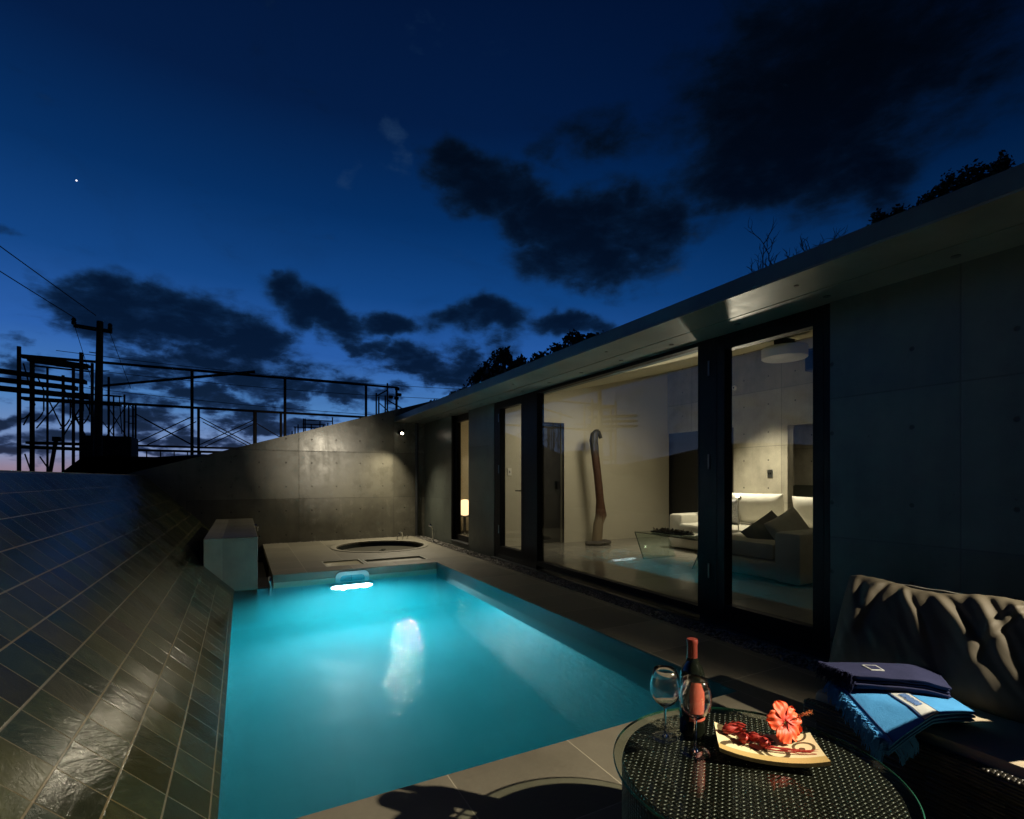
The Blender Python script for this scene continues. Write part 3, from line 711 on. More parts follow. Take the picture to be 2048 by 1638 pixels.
# ---- pool lamp bezel on the far pool wall
pl = empty('pool_lamp', (1.26, YF, -0.125), 'white underwater lamp frame glowing at the waterline of the far pool wall', 'pool lamp')
M_bez = noisy('white_bezel', (0.62, 0.66, 0.66), 0.4, 0.08, 40)
def rrect(w, h, r, n=8):
    pts = []
    for cx, cz, a0 in ((w / 2 - r, h / 2 - r, 0), (-w / 2 + r, h / 2 - r, 90), (-w / 2 + r, -h / 2 + r, 180), (w / 2 - r, -h / 2 + r, 270)):
        for k in range(n + 1):
            a = R(a0 + 90 * k / n); pts.append((cx + r * math.cos(a), cz + r * math.sin(a)))
    return pts
def ring_plate(outer, inner, y0, y1):
    mb = MB(); n = len(outer); V = []
    for (pts, y) in ((outer, y0), (inner, y0), (inner, y1), (outer, y1)): V.append([mb.bm.verts.new((x, y, z)) for x, z in pts])
    for a, b in ((0, 1), (1, 2), (2, 3), (3, 0)):
        for i in range(n):
            j = (i + 1) % n; mb.bm.faces.new([V[a][i], V[a][j], V[b][j], V[b][i]])
    return mb
ring_plate(rrect(.42, .20, .07), rrect(.31, .11, .05), -0.035, -0.013).build('bezel', M_bez, pl, smooth=True, bevel=0)
mb = MB(); mb.poly([(x, -0.016, z) for x, z in rrect(.31, .11, .05)], (0, 0.003, 0)); mb.build('recess', M_pool, pl)
mb = MB(); mb.poly([(x - .02, -0.02, z - .215) for x, z in rrect(.54, .16, .078)], (0, -0.085, 0)); mb.build('lamp_housing', M_steel, pl, smooth=True)
mb = MB(); mb.poly([(x - .02, -0.106, z - .215) for x, z in rrect(.50, .13, .064)], (0, -0.008, 0)); mb.build('lens', M_poollens, pl, smooth=True)

# ------------------------------------------------------------------ house
XW = 3.405
house = empty('house', (XW, 3, 0), 'long single-storey concrete house with wide eave and black framed glazing', 'house')
def hp(mb, name, m, **kw): return rel(house, mb.build(name, m, **kw))
SZ = 2.336
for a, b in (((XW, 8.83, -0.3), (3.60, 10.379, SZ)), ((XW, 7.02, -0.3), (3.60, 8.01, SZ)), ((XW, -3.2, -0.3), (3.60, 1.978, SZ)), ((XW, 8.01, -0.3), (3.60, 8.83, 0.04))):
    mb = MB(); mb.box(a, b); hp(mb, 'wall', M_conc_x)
mb = MB(); mb.poly([(2.76, -3.2, SZ), (2.76, -3.2, SZ + .095), (7.9, -3.2, SZ + .095 + 1.24), (7.9, -3.2, SZ + 1.10), (3.62, -3.2, SZ + .02), (3.60, -3.2, SZ)], (0, 13.57, 0))
roof = hp(mb, 'roof', M_fascia)
mb = MB(); mb.box((3.128, -3.2, SZ - 0.012), (3.60, 10.37, SZ - 0.001)); mb.box((2.762, -3.2, SZ - 0.012), (3.112, 10.37, SZ - 0.001))
hp(mb, 'soffit', M_soffit)
for k in range(14):
    mb = MB(); mb.lathe([(0, 0), (.022, 0), (.022, .004), (0, .004)], 16, (3.27, 0.6 + k * 0.66, SZ - 0.017)); hp(mb, 'soffit_plug', M_darkpanel)
for k in range(5):
    mb = MB(); mb.lathe([(0, 0), (.014, 0), (.014, .004), (0, .004)], 12, (2.93, 1.9 + k * 1.8, SZ - 0.017)); hp(mb, 'soffit_plug', M_darkpanel)
# frames ---------------------------------------------------------
def frame(y0, y1, z0, z1, fw, gz=None, x0=3.41, x1=3.50, name='window_frame', bot=None, top=None, panes=True):
    b = fw if bot is None else bot; tp = fw if top is None else top
    mb = MB(); mb.box((x0, y0, z0), (x1, y0 + fw, z1)); mb.box((x0, y1 - fw, z0), (x1, y1, z1))
    mb.box((x0 + .002, y0 + fw, z0), (x1 - .002, y1 - fw, z0 + b)); mb.box((x0 + .002, y0 + fw, z1 - tp), (x1 - .002, y1 - fw, z1))
    o = hp(mb, name, M_black, bevel=0.003)
    g = MB(); g.box(((x0 + x1) / 2 - .003, y0 + fw - .005, z0 + b - .005), ((x0 + x1) / 2 + .003, y1 - fw + .005, z1 - tp + .005))
    go = g.build('pane', M_pane, o); go.location = (0, 0, 0)
    return o
TOPZ = SZ - 0.014
# first door (left)
f1 = frame(6.10, 6.90, 0.03, TOPZ - 0.03, 0.075, name='glass_door', bot=0.13, top=0.08)
f2 = frame(5.72, 6.08, 0.03, TOPZ, 0.001, name='mullion', bot=0.001, top=0.001) if False else None
for a, b in (((3.41, 6.90, -0.02), (3.53, 7.015, TOPZ)), ((3.41, 5.76, -0.02), (3.53, 6.10, TOPZ)), ((3.41, 2.885, -0.02), (3.53, 3.06, TOPZ)), ((3.41, 1.983, -0.02), (3.53, 2.02, TOPZ)),
             ((3.415, 6.10, 2.277), (3.53, 6.90, TOPZ)), ((3.415, 2.02, 2.277), (3.53, 2.885, TOPZ)), ((3.412, 2.02, -0.02), (3.53, 2.885, 0.03)), ((3.412, 6.10, -0.02), (3.53, 6.90, 0.03))):
    mb = MB(); mb.box(a, b); hp(mb, 'frame_post', M_black, bevel=0.002)
frame(3.06, 5.76, 0.03, TOPZ, 0.02, name='window_frame', bot=0.06, top=0.035)
d2 = frame(2.022, 2.883, 0.03, TOPZ - 0.035, 0.075, name='glass_door', bot=0.13, top=0.085)
for d_, yh in ((f1, 6.86), (d2, 2.85)):
    for z in (0.35, 1.25, 2.02):
        mb = MB(); mb.tube([(3.405, yh if yh > 5 else 2.96, z), (3.405, yh if yh > 5 else 2.96, z + .12)], .008, 8); mb.build('hinge', M_steel, d_, smooth=True)
for d_, yh in ((f1, 6.14),):
    mb = MB(); mb.tube([(3.40, yh, 1.0), (3.36, yh, 1.0), (3.36, yh + .10, 1.0)], .008, 8); mb.build('handle', M_black, d_)
# narrow window
nw = frame(8.06, 8.78, 0.055, TOPZ - 0.004, 0.06, x0=3.47, x1=3.54, name='window_frame', top=0.12, bot=0.10)
mb = MB(); mb.box((3.41, 8.79, .05), (3.56, 8.828, TOPZ)); hp(mb, 'window_jamb', M_black)
mb = MB(); mb.box((3.36, 1.98, -0.09), (3.56, 7.02, -0.022)); mb.box((3.392, 8.012, 0.03), (3.47, 8.828, 0.052))
hp(mb, 'sill', M_sill, bevel=0.004)
mb = MB(); mb.box((3.352, 1.98, -0.030), (3.404, 7.02, -0.018)); hp(mb, 'threshold_rail', M_steel)
# interior shell
def cz(x): return 2.40 + 0.235 * (x - 3.62)
mb = MB(); mb.box((3.55, -0.5, -0.15), (7.6, 10.3, 0.04)); hp(mb, 'floor', M_floor)
mb = MB(); mb.poly([(3.61, -0.5, cz(3.61)), (7.62, -0.5, cz(7.62)), (7.62, -0.5, cz(7.62) - 0.03), (3.61, -0.5, cz(3.61) - 0.03)], (0, 10.85, 0)); hp(mb, 'ceiling', M_ceil)
mb = MB(); mb.poly([(3.60, 7.5, .04), (4.30, 7.5, .04), (4.30, 7.5, 2.10), (4.97, 7.5, 2.10), (4.97, 7.5, .04), (7.5, 7.5, .04), (7.5, 7.5, cz(7.5)), (3.6, 7.5, cz(3.6))], (0, 0.12, 0))
hp(mb, 'partition_wall', M_plaster)
mb = MB(); mb.poly([(4.30, 7.56, .045), (4.97, 7.56, .045), (4.97, 7.56, 2.10), (4.30, 7.56, 2.10)], (0, .04, 0)); idoor = hp(mb, 'interior_door', M_darkpanel)
mb = MB(); mb.box((4.86, 7.49, .98), (4.92, 7.555, 1.12)); mb.build('handle', M_black, idoor)
mb = MB(); mb.box((4.26, 7.485, .04), (4.30, 7.50, 2.13)); mb.box((4.97, 7.485, .04), (5.00, 7.50, 2.13)); mb.box((4.26, 7.485, 2.10), (5.0, 7.50, 2.14)); hp(mb, 'door_frame', M_black)
# concrete back wall with openings
XB = 7.46
mb = MB()
mb.poly([(XB, 7.5, 2.08), (XB, 7.5, 3.5), (XB, -0.5, 3.5), (XB, -0.5, 2.00), (XB, 3.9, 2.00), (XB, 3.9, 0.04), (XB, -0.5, .04), (XB, -.5, 2.0)][:1] + [(XB, 7.5, 3.5), (XB, -0.5, 3.5), (XB, -0.5, 0.04), (XB, 3.90, 0.04), (XB, 3.90, 2.00), (XB, 4.98, 2.00), (XB, 4.98, 0.04), (XB, 5.96, 0.04), (XB, 5.96, 2.06), (XB, 7.5, 2.06)], (0.14, 0, 0))
hp(mb, 'back_wall', M_conc_in)
mb = MB(); mb.box((7.55, 5.9, .04), (7.70, 7.55, 2.1)); hp(mb, 'dark_panel', M_darkpanel)
for a, b in (((8.6, 3.3, 0.0), (8.7, 5.6, 2.6)), ((7.6, 3.2, 0.0), (8.7, 3.3, 2.6)), ((7.6, 5.6, 0), (8.7, 5.7, 2.6)), ((7.601, 3.3, 0.0), (8.6, 5.6, 0.04)), ((7.6, 3.3, 2.3), (8.6, 5.6, 2.4))):
    mb = MB(); mb.box(a, b); hp(mb, 'alcove_wall', M_conc_in)
for y in (-0.6, 10.26):
    mb = MB(); mb.poly([(3.602, y, 0), (7.6, y, 0), (7.6, y, cz(7.6) - .02), (3.602, y, cz(3.602) - .02)], (0, .1, 0)); hp(mb, 'inner_wall', M_plaster)
mb = MB(); mb.box((XB, 7.63, 0), (7.6, 10.25, cz(XB) - .04)); hp(mb, 'inner_wall', M_plaster)

# ------------------------------------------------------------------ interior things
def switch(loc, axis, label):
    e_ = empty('wall_switch', loc, label, 'switch'); mb = MB()
    if axis == 'y': mb.box((-.035, -.012, -.06), (.035, 0, .06)); mb.build('plate', M_white, e_, bevel=.003); mb = MB(); mb.box((-.008, -.017, -.02), (.008, -.012, .02))
    else: mb.box((-.012, -.045, -.06), (0, .045, .06)); mb.build('plate', M_steel, e_, bevel=.003); mb = MB(); mb.box((-.017, .008, -.015), (-.012, .022, .015)); mb.box((-.017, -.022, -.015), (-.012, -.008, .015))
    mb.build('rocker', M_black if axis == 'x' else M_sill, e_)
switch((3.92, 7.498, 1.28), 'y', 'cream wall switch seen through the left glass door')
switch((XB - .002, 5.27, 1.25), 'x', 'grey wall socket on the concrete wall above the sofa')
e_ = empty('smoke_detector', (XB - .005, 5.93, 2.72), 'small round white detector on the concrete wall', 'detector')
mb = MB(); mb.tube([(0, 0, 0), (-.03, 0, 0)], .045, 24, .038); mb.build('housing', M_white, e_, smooth=True); mb = MB(); mb.tube([(-.03, 0, 0), (-.036, 0, 0)], .016, 12); mb.build('sensor', M_sill, e_)
e_ = empty('ceiling_lamp', (6.05, 4.08, 2.68), 'unlit white round drum lamp under the sloping ceiling', 'ceiling lamp')
mb = MB(); mb.lathe([(0, -.0), (.25, 0), (.262, .01), (.262, .13), (.25, .14), (0, .14)], 48)
M_drum = mat('milky_acrylic', (0.72, 0.70, 0.62), 0.35); mb.build('shade', M_drum, e_, smooth=True)
mb = MB(); mb.box((-.12, -.06, .14), (.12, .06, .25)); mb.build('mount', M_black, e_)
e_ = empty('ceiling_box', (6.6, 3.85, 2.70), 'dark box unit hanging behind the drum lamp', 'box'); mb = MB(); mb.box((-.15, -.22, -.14), (.15, .22, .14)); mb.build('housing', M_darkpanel, e_, bevel=.006); mb = MB(); mb.box((-.157, -.2, -.12), (-.151, .2, .10)); mb.build('grille', M_black, e_)
# globe lamp seen in narrow window
e_ = empty('table_lamp', (4.08, 9.80, .04), 'glowing round paper lamp seen low in the narrow window', 'lamp')
mb = MB(); mb.lathe([(0, .36)] + [(.17 * math.sin(R(a)), .53 - .17 * math.cos(R(a))) for a in range(10, 180, 10)] + [(0, .70)], 32); mb.build('shade', M_globe, e_, smooth=True)
mb = MB(); mb.lathe([(0, 0), (.2, 0), (.2, .03), (.03, .04), (.03, .34), (.2, .345), (.2, .36), (0, .361)], 24); mb.build('stand', M_wood, e_, smooth=True)
pl_ = bpy.data.lights.new('bedroom_lamp_light', 'POINT'); pl_.energy = 14; pl_.color = (1, 0.72, 0.4); pl_.shadow_soft_size = .15
o = bpy.data.objects.new('bedroom_lamp_light', pl_); C.objects.link(o); o.location = (4.6, 9.2, 1.7)

# added uplight in the room, throws the bright patch under the eave
e_ = empty('added_uplight', (5.98, 4.70, .04), 'slim pale uplight added in the inner corner of the sofa to light the eave', 'added lamp')
mb = MB(); mb.lathe([(0, 0), (.05, 0), (.05, .015), (.008, .02), (.008, .86), (0, .86)], 20); mb.build('stand', M_white, e_, smooth=True)
ud = Vector((-.80, -.20, .55)).normalized()
mb = MB(); mb.tube([Vector((0, 0, .88)) - ud * .05, Vector((0, 0, .88)) + ud * .02], .026, 16, .030); mb.build('lamp_head', M_white, e_, smooth=True)
mb = MB(); mb.tube([Vector((0, 0, .88)) + ud * .021, Vector((0, 0, .88)) + ud * .026], .024, 16); mb.build('lens', M_lens, e_, smooth=True)
spot('added_uplight_light', (5.98 - .035, 4.70 - .015, .94), ud, 115, 68, 0.6, WARM, 0.10)
# sofa (L)
sofa = empty('sofa', (6.3, 4.7, .04), 'pale grey L-shaped sofa inside the lit living room', 'sofa')
SO = Vector((6.3, 4.7, .04))
def sb(a, b, name, m=M_sofa, bev=.05):
    mb = MB(); mb.box(Vector(a) - SO, Vector(b) - SO); return mb.build(name, m, sofa, smooth=True, bevel=bev)
sb((6.12, 3.30, .07), (7.25, 6.15, .27), 'base'); sb((5.07, 3.30, .07), (6.10, 4.62, .27), 'base')
sb((6.05, 4.66, .27), (6.98, 5.86, .47), 'seat_cushion', bev=.05); sb((6.05, 3.58, .27), (6.98, 4.63, .47), 'seat_cushion', bev=.05); sb((5.10, 3.57, .27), (6.04, 4.60, .46), 'seat_cushion', bev=.05)
sb((6.15, 5.88, .10), (7.25, 6.16, .60), 'armrest', bev=.045); sb((5.06, 3.24, .06), (7.25, 3.54, .60), 'armrest', bev=.045)
sb((7.0, 3.55, .20), (7.28, 5.87, .66), 'backrest', bev=.05)
def place_pillow(name, w, h, t, loc, rot, m, label, group=None, cat='pillow', wr=.006, seed=0, **kw):
    o = pillow(w, h, t, wr, seed, **kw).build(name, m, smooth=True, angle=70); o.location = loc; o.rotation_euler = [R(a) for a in rot]
    return setp(o, label, cat, group)
G = 'pillows on the sofa'
place_pillow('sofa_pillow', .78, .48, .24, (6.86, 5.05, .72), (16, 0, -78), M_white, 'large bright white back pillow in the spotlight on the sofa', G, seed=1)
place_pillow('sofa_pillow', .70, .46, .20, (6.90, 4.15, .70), (14, 0, -88), M_white, 'white back pillow at the right end of the sofa, partly hidden', G, seed=2)
place_pillow('sofa_pillow', .42, .42, .14, (6.60, 5.42, .67), (22, 4, -78), M_knit, 'knitted grey square pillow leaning on the big white one', G, seed=3)
place_pillow('sofa_pillow', .44, .44, .16, (6.66, 5.74, .67), (16, 10, -64), M_sofa, 'pale square pillow against the left armrest of the sofa', G, seed=4)
place_pillow('sofa_pillow', .46, .42, .16, (5.52, 3.92, .52), (38, 35, 150), M_dkpill, 'dark grey pillow leaning at the near armrest of the sofa', G, seed=5)
place_pillow('sofa_pillow', .48, .44, .17, (5.62, 3.72, .56), (24, 24, 172), M_sofa, 'shaded pale pillow in front of the near armrest of the sofa', G, seed=6)
# glass coffee table (zigzag sheet)
ct = empty('glass_coffee_table', (5.2, 4.95, .04), 'bent clear glass coffee table in front of the sofa', 'coffee table')
def sheet(pts, x0, x1, th):
    mb = MB(); V0 = [Vector((x0, p[0], p[1])) for p in pts]; V1 = [Vector((x1, p[0], p[1])) for p in pts]
    for i in range(len(pts) - 1):
        mb.poly([V0[i], V1[i], V1[i + 1], V0[i + 1]], (0, 0, th) if abs(pts[i][1] - pts[i + 1][1]) < .1 else (0, th, 0))
    return mb
M_ctg = thin_glass('coffee_table_glass', (0.85, 0.93, 0.90), boost=1.6)
sheet([(.42, .012), (.60, .37), (-.62, .37), (-.44, .012)], -.30, .30, .012).build('bent_sheet', M_ctg, ct)
M_edge = mat('glass_edge', (0.012, 0.03, 0.025), 0.2)
mb = MB(); ed = [(.42, .02), (.60, .376), (-.62, .376), (-.44, .02)]
for x in (-.30,):
    for a, b in zip(ed[:-1], ed[1:]): mb.tube([(x, a[0], a[1]), (x, b[0], b[1])], .006, 6)
mb.tube([(-.3, .42, .02), (.3, .42, .02)], .005, 6)
mb.build('edge', M_edge, ct)
e_ = empty('dried_flower_tray', (5.15, 5.10, .425), 'low dark tray of dried flowers on the glass coffee table', 'tray')
mb = MB(); mb.box((-.12, -.28, 0), (.12, .28, .02)); mb.build('tray', M_darkpanel, e_, bevel=.004)
mb = MB(); rr = random.Random(5)
for k in range(120):
    a = Vector((rr.uniform(-.11, .11), rr.uniform(-.26, .26), .02)); b = a + Vector((rr.uniform(-.05, .05), rr.uniform(-.05, .05), rr.uniform(.01, .04))); mb.tube([a, b], .005, 4, .007)
mb.build('dried_flowers', M_wood, e_)
# driftwood
dw = empty('driftwood_sculpture', (5.34, 7.0, .04), 'tall bare driftwood trunk standing on a stone base by the cream wall', 'sculpture')
def trunk_pts():
    return [(0.02, .02, .06), (.05, .02, .35), (.10, .02, .50), (.07, 0, .75), (.02, 0, 1.15), (-.04, 0, 1.55), (-.07, 0, 1.78), (-.05, 0, 1.90), (.00, 0, 1.965)]
mb = MB()
pts = [Vector(p_) for p_ in trunk_pts()]; rad = [.09, .085, .098, .070, .066, .068, .070, .064, .035]
rings = []
for i, p_ in enumerate(pts):
    ring = []
    for k in range(14):
        a = 2 * math.pi * k / 14; r_ = rad[i] * (1 + .18 * mnoise.noise(Vector((math.cos(a) * 1.3, math.sin(a) * 1.3, p_.z * 2.5))))
        ring.append(mb.bm.verts.new(p_ + Vector((math.cos(a) * r_, math.sin(a) * r_, 0))))
    rings.append(ring)
for A, B in zip(rings[:-1], rings[1:]):
    for k in range(14): mb.bm.faces.new([A[k], A[(k + 1) % 14], B[(k + 1) % 14], B[k]])
mb.bm.faces.new(rings[0]); mb.bm.faces.new(rings[-1])
mb.tube([(-.02, 0, 1.90), (.04, 0, 1.92), (.085, 0, 1.82)], .045, 8, .03)
def drift_fn(t, p):
    z = t.xyz(t.obj())[2]; n = t.noise(t.vm('MULTIPLY', t.obj(), (10, 10, 1.6)), 2.5, 6, .65)
    c = t.ramp(t.m('ADD', t.m('MULTIPLY', t.mr(z, 0, 2.0), .8), t.m('MULTIPLY', n, .25)), [(0.0, (.22, .17, .10, 1)), (.28, (.20, .15, .09, 1)), (.34, (.085, .034, .014, 1)), (.72, (.065, .027, .013, 1)), (.78, (.035, .035, .035, 1)), (1, (.03, .03, .033, 1))])
    t.put(p.inputs['Base Color'], c); t.put(p.inputs['Normal'], t.bump(n, .8, .02))
mb.build('trunk', mat('weathered_driftwood', (.1, .05, .02), .6, fn=drift_fn), dw, smooth=True, angle=80)
mb = MB()
for k in range(9): mb.lathe([(0, 0), (.07, .01), (.09, .04), (.06, .07), (0, .08)], 8, (rr.uniform(-.22, .24), rr.uniform(-.08, .08), 0))
mb.build('stone_base', M_bark, dw, smooth=True)
e_ = empty('slender_vase', (8.0, 4.12, .04), 'tall slim dark sculpture seen in the alcove beside the sofa', 'sculpture')
mb = MB(); mb.lathe([(0, .85), (.13, .85), (.13, .87), (.05, .90), (.075, 1.05), (.06, 1.3), (.03, 1.6), (.018, 1.8), (.03, 1.88), (0, 1.9)], 20); mb.build('body', M_darkpanel, e_, smooth=True)
mb = MB(); mb.box((-.18, -.2, 0), (.18, .2, .85)); mb.build('pedestal', M_darkpanel, e_)

# ------------------------------------------------------------------ terrace furniture
tb = empty('wicker_table', (1.25, .94, 0), 'round dark woven table with a clear glass top', 'table')
mb = MB(); mb.lathe([(.350, 0.0), (.352, .02), (.352, .345), (.347, .360), (0, .360)], 128); mb.build('woven_body', M_wicker, tb, smooth=True, angle=60)
mb = MB(); mb.lathe([(0, .3625), (.3735, .3625), (.3735, .3695), (0, .3695)], 128); mb.build('glass_top', M_tableglass, tb, smooth=True, angle=30)
mb = MB(); mb.lathe([(.3738, .3622), (.3765, .3635), (.3770, .366), (.3765, .3685), (.3738, .3698)], 160, closed=True); mb.build('glass_rim', M_greenglass, tb, smooth=True, angle=80)
TT = .3700
# bottle
bt = empty('wine_bottle', (1.251, 1.152, TT), 'dark wine bottle with a red label and red capsule on the glass table', 'bottle')
mb = MB(); mb.lathe([(0, .004), (.030, .0), (.0365, .003), (.0375, .01), (.0375, .175), (.0365, .190), (.031, .206), (.022, .220), (.0165, .232), (.0150, .245), (.0145, .285), (.0145, .292), (0, .292)], 48); mb.build('glass_body', M_bottle, bt, smooth=True, angle=50)
mb = MB(); mb.lathe([(.0152, .228), (.0158, .229), (.0155, .280), (.0168, .283), (.0170, .292), (.0158, .296), (.0, .297)], 40); mb.build('capsule', M_foil, bt, smooth=True, angle=50)
def arc_patch(r, a0, a1, z0, z1, n=20):
    mb = MB(); lo = [mb.bm.verts.new((r * math.cos(R(a0 + (a1 - a0) * k / n)), r * math.sin(R(a0 + (a1 - a0) * k / n)), z0)) for k in range(n + 1)]
    hi = [mb.bm.verts.new((v.co.x, v.co.y, z1)) for v in lo]
    for k in range(n): mb.bm.faces.new([lo[k], lo[k + 1], hi[k + 1], hi[k]])
    return mb
lab = arc_patch(.0382, -150, -42, .052, .150).build('label', M_label, bt, smooth=True)
mb = arc_patch(.0386, -95, -60, .065, .067, 8)
for a0, z0, w in ((-92, .118, 9), (-88, .108, 14), (-84, .098, 10), (-80, .088, 7), (-76, .078, 5)):
    b2 = arc_patch(.0386, a0, a0 + w, z0, z0 + .003, 4); me_ = bpy.data.meshes.new('tmp'); b2.bm.to_mesh(me_); mb.bm.from_mesh(me_); b2.bm.free(); bpy.data.meshes.remove(me_)
mb.build('print', M_gold, lab)
# wine glasses
def wineglass(loc, label, s=1.0):
    g = empty('wine_glass', loc, label, 'wine glass', 'pair of wine glasses on the table')
    bowl = [(.0048, .093), (.0062, .0965), (.014, .101), (.030, .114), (.041, .130), (.0460, .149), (.0455, .168), (.0405, .190), (.0345, .2150),
            (.0334, .2155), (.0393, .190), (.0442, .168), (.0446, .149), (.0396, .131), (.0288, .1158), (.013, .1042), (0, .1015), (0, .093)]
    mb = MB(); mb.lathe([(r * s, z * s) for r, z in bowl], 72); mb.build('bowl', M_clear, g, smooth=True, angle=60)
    mb = MB(); mb.lathe([(r * s, z * s) for r, z in ((0, .0928), (.0046, .0928), (.0036, .082), (.0034, .03), (.0052, .010), (.011, .0052), (0, .0050))], 32); mb.build('stem', M_clear, g, smooth=True, angle=80)
    mb = MB(); mb.lathe([(r * s, z * s) for r, z in ((0, .0008), (.0385, .0008), (.0412, .0016), (.0390, .0028), (.024, .0038), (.011, .0050), (0, .0049))], 72); mb.build('foot', M_foot, g, smooth=True, angle=80)
    return g
wineglass((1.154, 1.170, TT), 'empty wine glass standing left of the bottle', .985)
wineglass((1.170, 1.0655, TT), 'empty wine glass standing in front of the bottle', 1.0)
# plate
PC = Vector((1.353, .966, TT)); PA = math.atan2(-.182, .199)
pt = empty('square_plate', tuple(PC), 'upcurved cream ceramic plate with black swirls on the table', 'plate', rz=PA)
PL, PW = .275, .160
def pz(u): return .004 + .020 * abs(2 * u - 1) ** 2.2
def pf(u, v): return Vector(((u - .5) * PL * (1 + .04 * (0.5 - v)), (v - .5) * PW, pz(u) + .010 + .004 * (2 * v - 1) ** 4))
def plate_fn(t, p):
    x, y, z = t.xyz(t.obj())
    n = t.noise(t.obj(), 90, 4, .6)
    cream, blk, tan = (.74, .68, .42, 1), (.012, .012, .012, 1), (.50, .37, .14, 1)
    bord = t.mr(y, -.046, -.043, 1.0, 0.0)
    def ringat(cx, cy_, r, w):
        d_ = t.vm('LENGTH', t.vm('SUBTRACT', t.comb(x, y, 0.0), (cx, cy_, 0))); return t.mr(t.m('ABSOLUTE', t.m('SUBTRACT', d_, r)), w, w * 1.4, 1.0, 0.0)
    def disc(cx, cy_, r):
        d_ = t.vm('LENGTH', t.vm('SUBTRACT', t.comb(x, y, 0.0), (cx, cy_, 0))); return t.mr(d_, r, r * 1.15, 1.0, 0.0)
    s_ = t.m('MAXIMUM', ringat(.098, .010, .026, .0035), disc(.092, .002, .008))
    s_ = t.m('MAXIMUM', s_, t.m('MULTIPLY', ringat(.085, .078, .034, .003), t.m('GREATER_THAN', x, .07)))
    s_ = t.m('MAXIMUM', s_, ringat(-.075, .055, .045, .008)); s_ = t.m('MAXIMUM', s_, ringat(-.075, -.06, .055, .006)); s_ = t.m('MAXIMUM', s_, disc(-.06, .03, .018))
    s_ = t.m('MAXIMUM', s_, disc(.0, .04, .03)); s_ = t.m('MAXIMUM', s_, ringat(.02, -.02, .03, .005))
    c = t.mix(s_, cream, blk); c = t.mix(bord, c, tan); c = t.mix(t.m('MULTIPLY', n, .3), c, tan)
    t.put(p.inputs['Base Color'], c); t.put(p.inputs['Normal'], t.bump(n, .15, .002))
mb = solid_grid(pf, 28, 14, lambda u, v: Vector((0, 0, -.011)))
mb.build('glazed_body', mat('cream_glaze', (.7, .65, .45), .42, fn=plate_fn), pt, smooth=True, angle=50)
# roselle buds
M_bud = noisy('dried_red_calyx', (0.36, 0.032, 0.022), .42, .5, 220, 0, .5, .001)
M_petal = None
def bud(lx, ly, lz, rz, tilt, label, s=1.0):
    g = empty('roselle_bud', (0, 0, 0), label, 'bud', 'red roselle buds on the plate')
    M_ = Matrix.Translation(PC) @ Matrix.Rotation(PA, 4, 'Z'); w = M_ @ Vector((lx, ly, lz)); g.location = w
    g.rotation_euler = (R(tilt), 0, R(rz)); g.scale = (s, s, s)
    mb = MB(); mb.lathe([(0, -.022), (.003, -.020), (.008, -.014), (.0115, -.004), (.010, .006), (.006, .012), (0, .014)], 14); mb.build('core', M_bud, g, smooth=True)
    mb = MB(); rq = random.Random(int(lx * 1000 + ly * 333))
    for k in range(5):
        a = 2 * math.pi * k / 5; c_, s_ = math.cos(a), math.sin(a)
        prof = [(.006, -.020, .002), (.0125, -.010, .0065), (.0135, .002, .0065), (.010 + rq.uniform(-.003, .004), .014, .004), (.006 + rq.uniform(-.004, .008), .024, .0008)]
        L_ = []; Rr = []; Md = []
        for r_, z_, w_ in prof:
            base_ = Vector((c_ * r_, s_ * r_, z_)); tn = Vector((-s_, c_, 0)) * w_
            L_.append(mb.bm.verts.new(base_ * .94 - tn)); Md.append(mb.bm.verts.new(base_ * 1.08)); Rr.append(mb.bm.verts.new(base_ * .94 + tn))
        for i in range(4):
            mb.bm.faces.new([L_[i], Md[i], Md[i + 1], L_[i + 1]]); mb.bm.faces.new([Md[i], Rr[i], Rr[i + 1], Md[i + 1]])
    for k in range(7):
        a = rq.uniform(0, 6.28); mb.tube([(math.cos(a) * .011, math.sin(a) * .011, -.014 + rq.uniform(0, .02)), (math.cos(a) * .020, math.sin(a) * .020, -.008 + rq.uniform(0, .03))], .0006, 4)
    mb.build('sepals', M_bud, g, smooth=True, angle=50)
bud(-.098, .030, .043, 60, 80, 'red bud nearest the left corner of the plate')
bud(-.070, .052, .042, 20, 80, 'red bud at the back edge of the plate, beside the leftmost one')
bud(-.062, .002, .034, -20, 72, 'red bud in the middle of the cluster, nearest the front left', 1.05)
bud(-.030, .022, .032, 30, 78, 'small red bud behind the rightmost bud', .95)
bud(-.008, -.006, .032, -35, 68, 'plump red bud at the right end of the bud cluster', 1.05)
# hibiscus
hb = empty('hibiscus_flower', (0, 0, 0), 'open coral hibiscus flower with a long stamen on the plate', 'flower')
M_ = Matrix.Translation(PC) @ Matrix.Rotation(PA, 4, 'Z'); hb.location = M_ @ Vector((.062, .050, .074))
def petal_fn(t, p):
    x, y, z = t.xyz(t.obj()); r_ = t.vm('LENGTH', t.obj())
    n = t.noise(t.comb(t.m('MULTIPLY', t.m('ARCTAN2', y, x), 14.0), t.m('MULTIPLY', r_, 12.0), 0.0), 1.0, 4, .6)
    c = t.ramp(t.mr(r_, .004, .05), [(0, (.42, .015, .012, 1)), (.3, (.68, .055, .02, 1)), (1, (.80, .125, .035, 1))])
    c = t.mix(t.mr(n, .45, .7, 0.0, .35), c, (.55, .04, .02, 1)); t.put(p.inputs['Base Color'], c); t.put(p.inputs['Normal'], t.bump(n, .4, .002))
M_petal = mat('coral_petal', (.8, .15, .07), .55, fn=petal_fn, Subsurface_Weight=0.0)
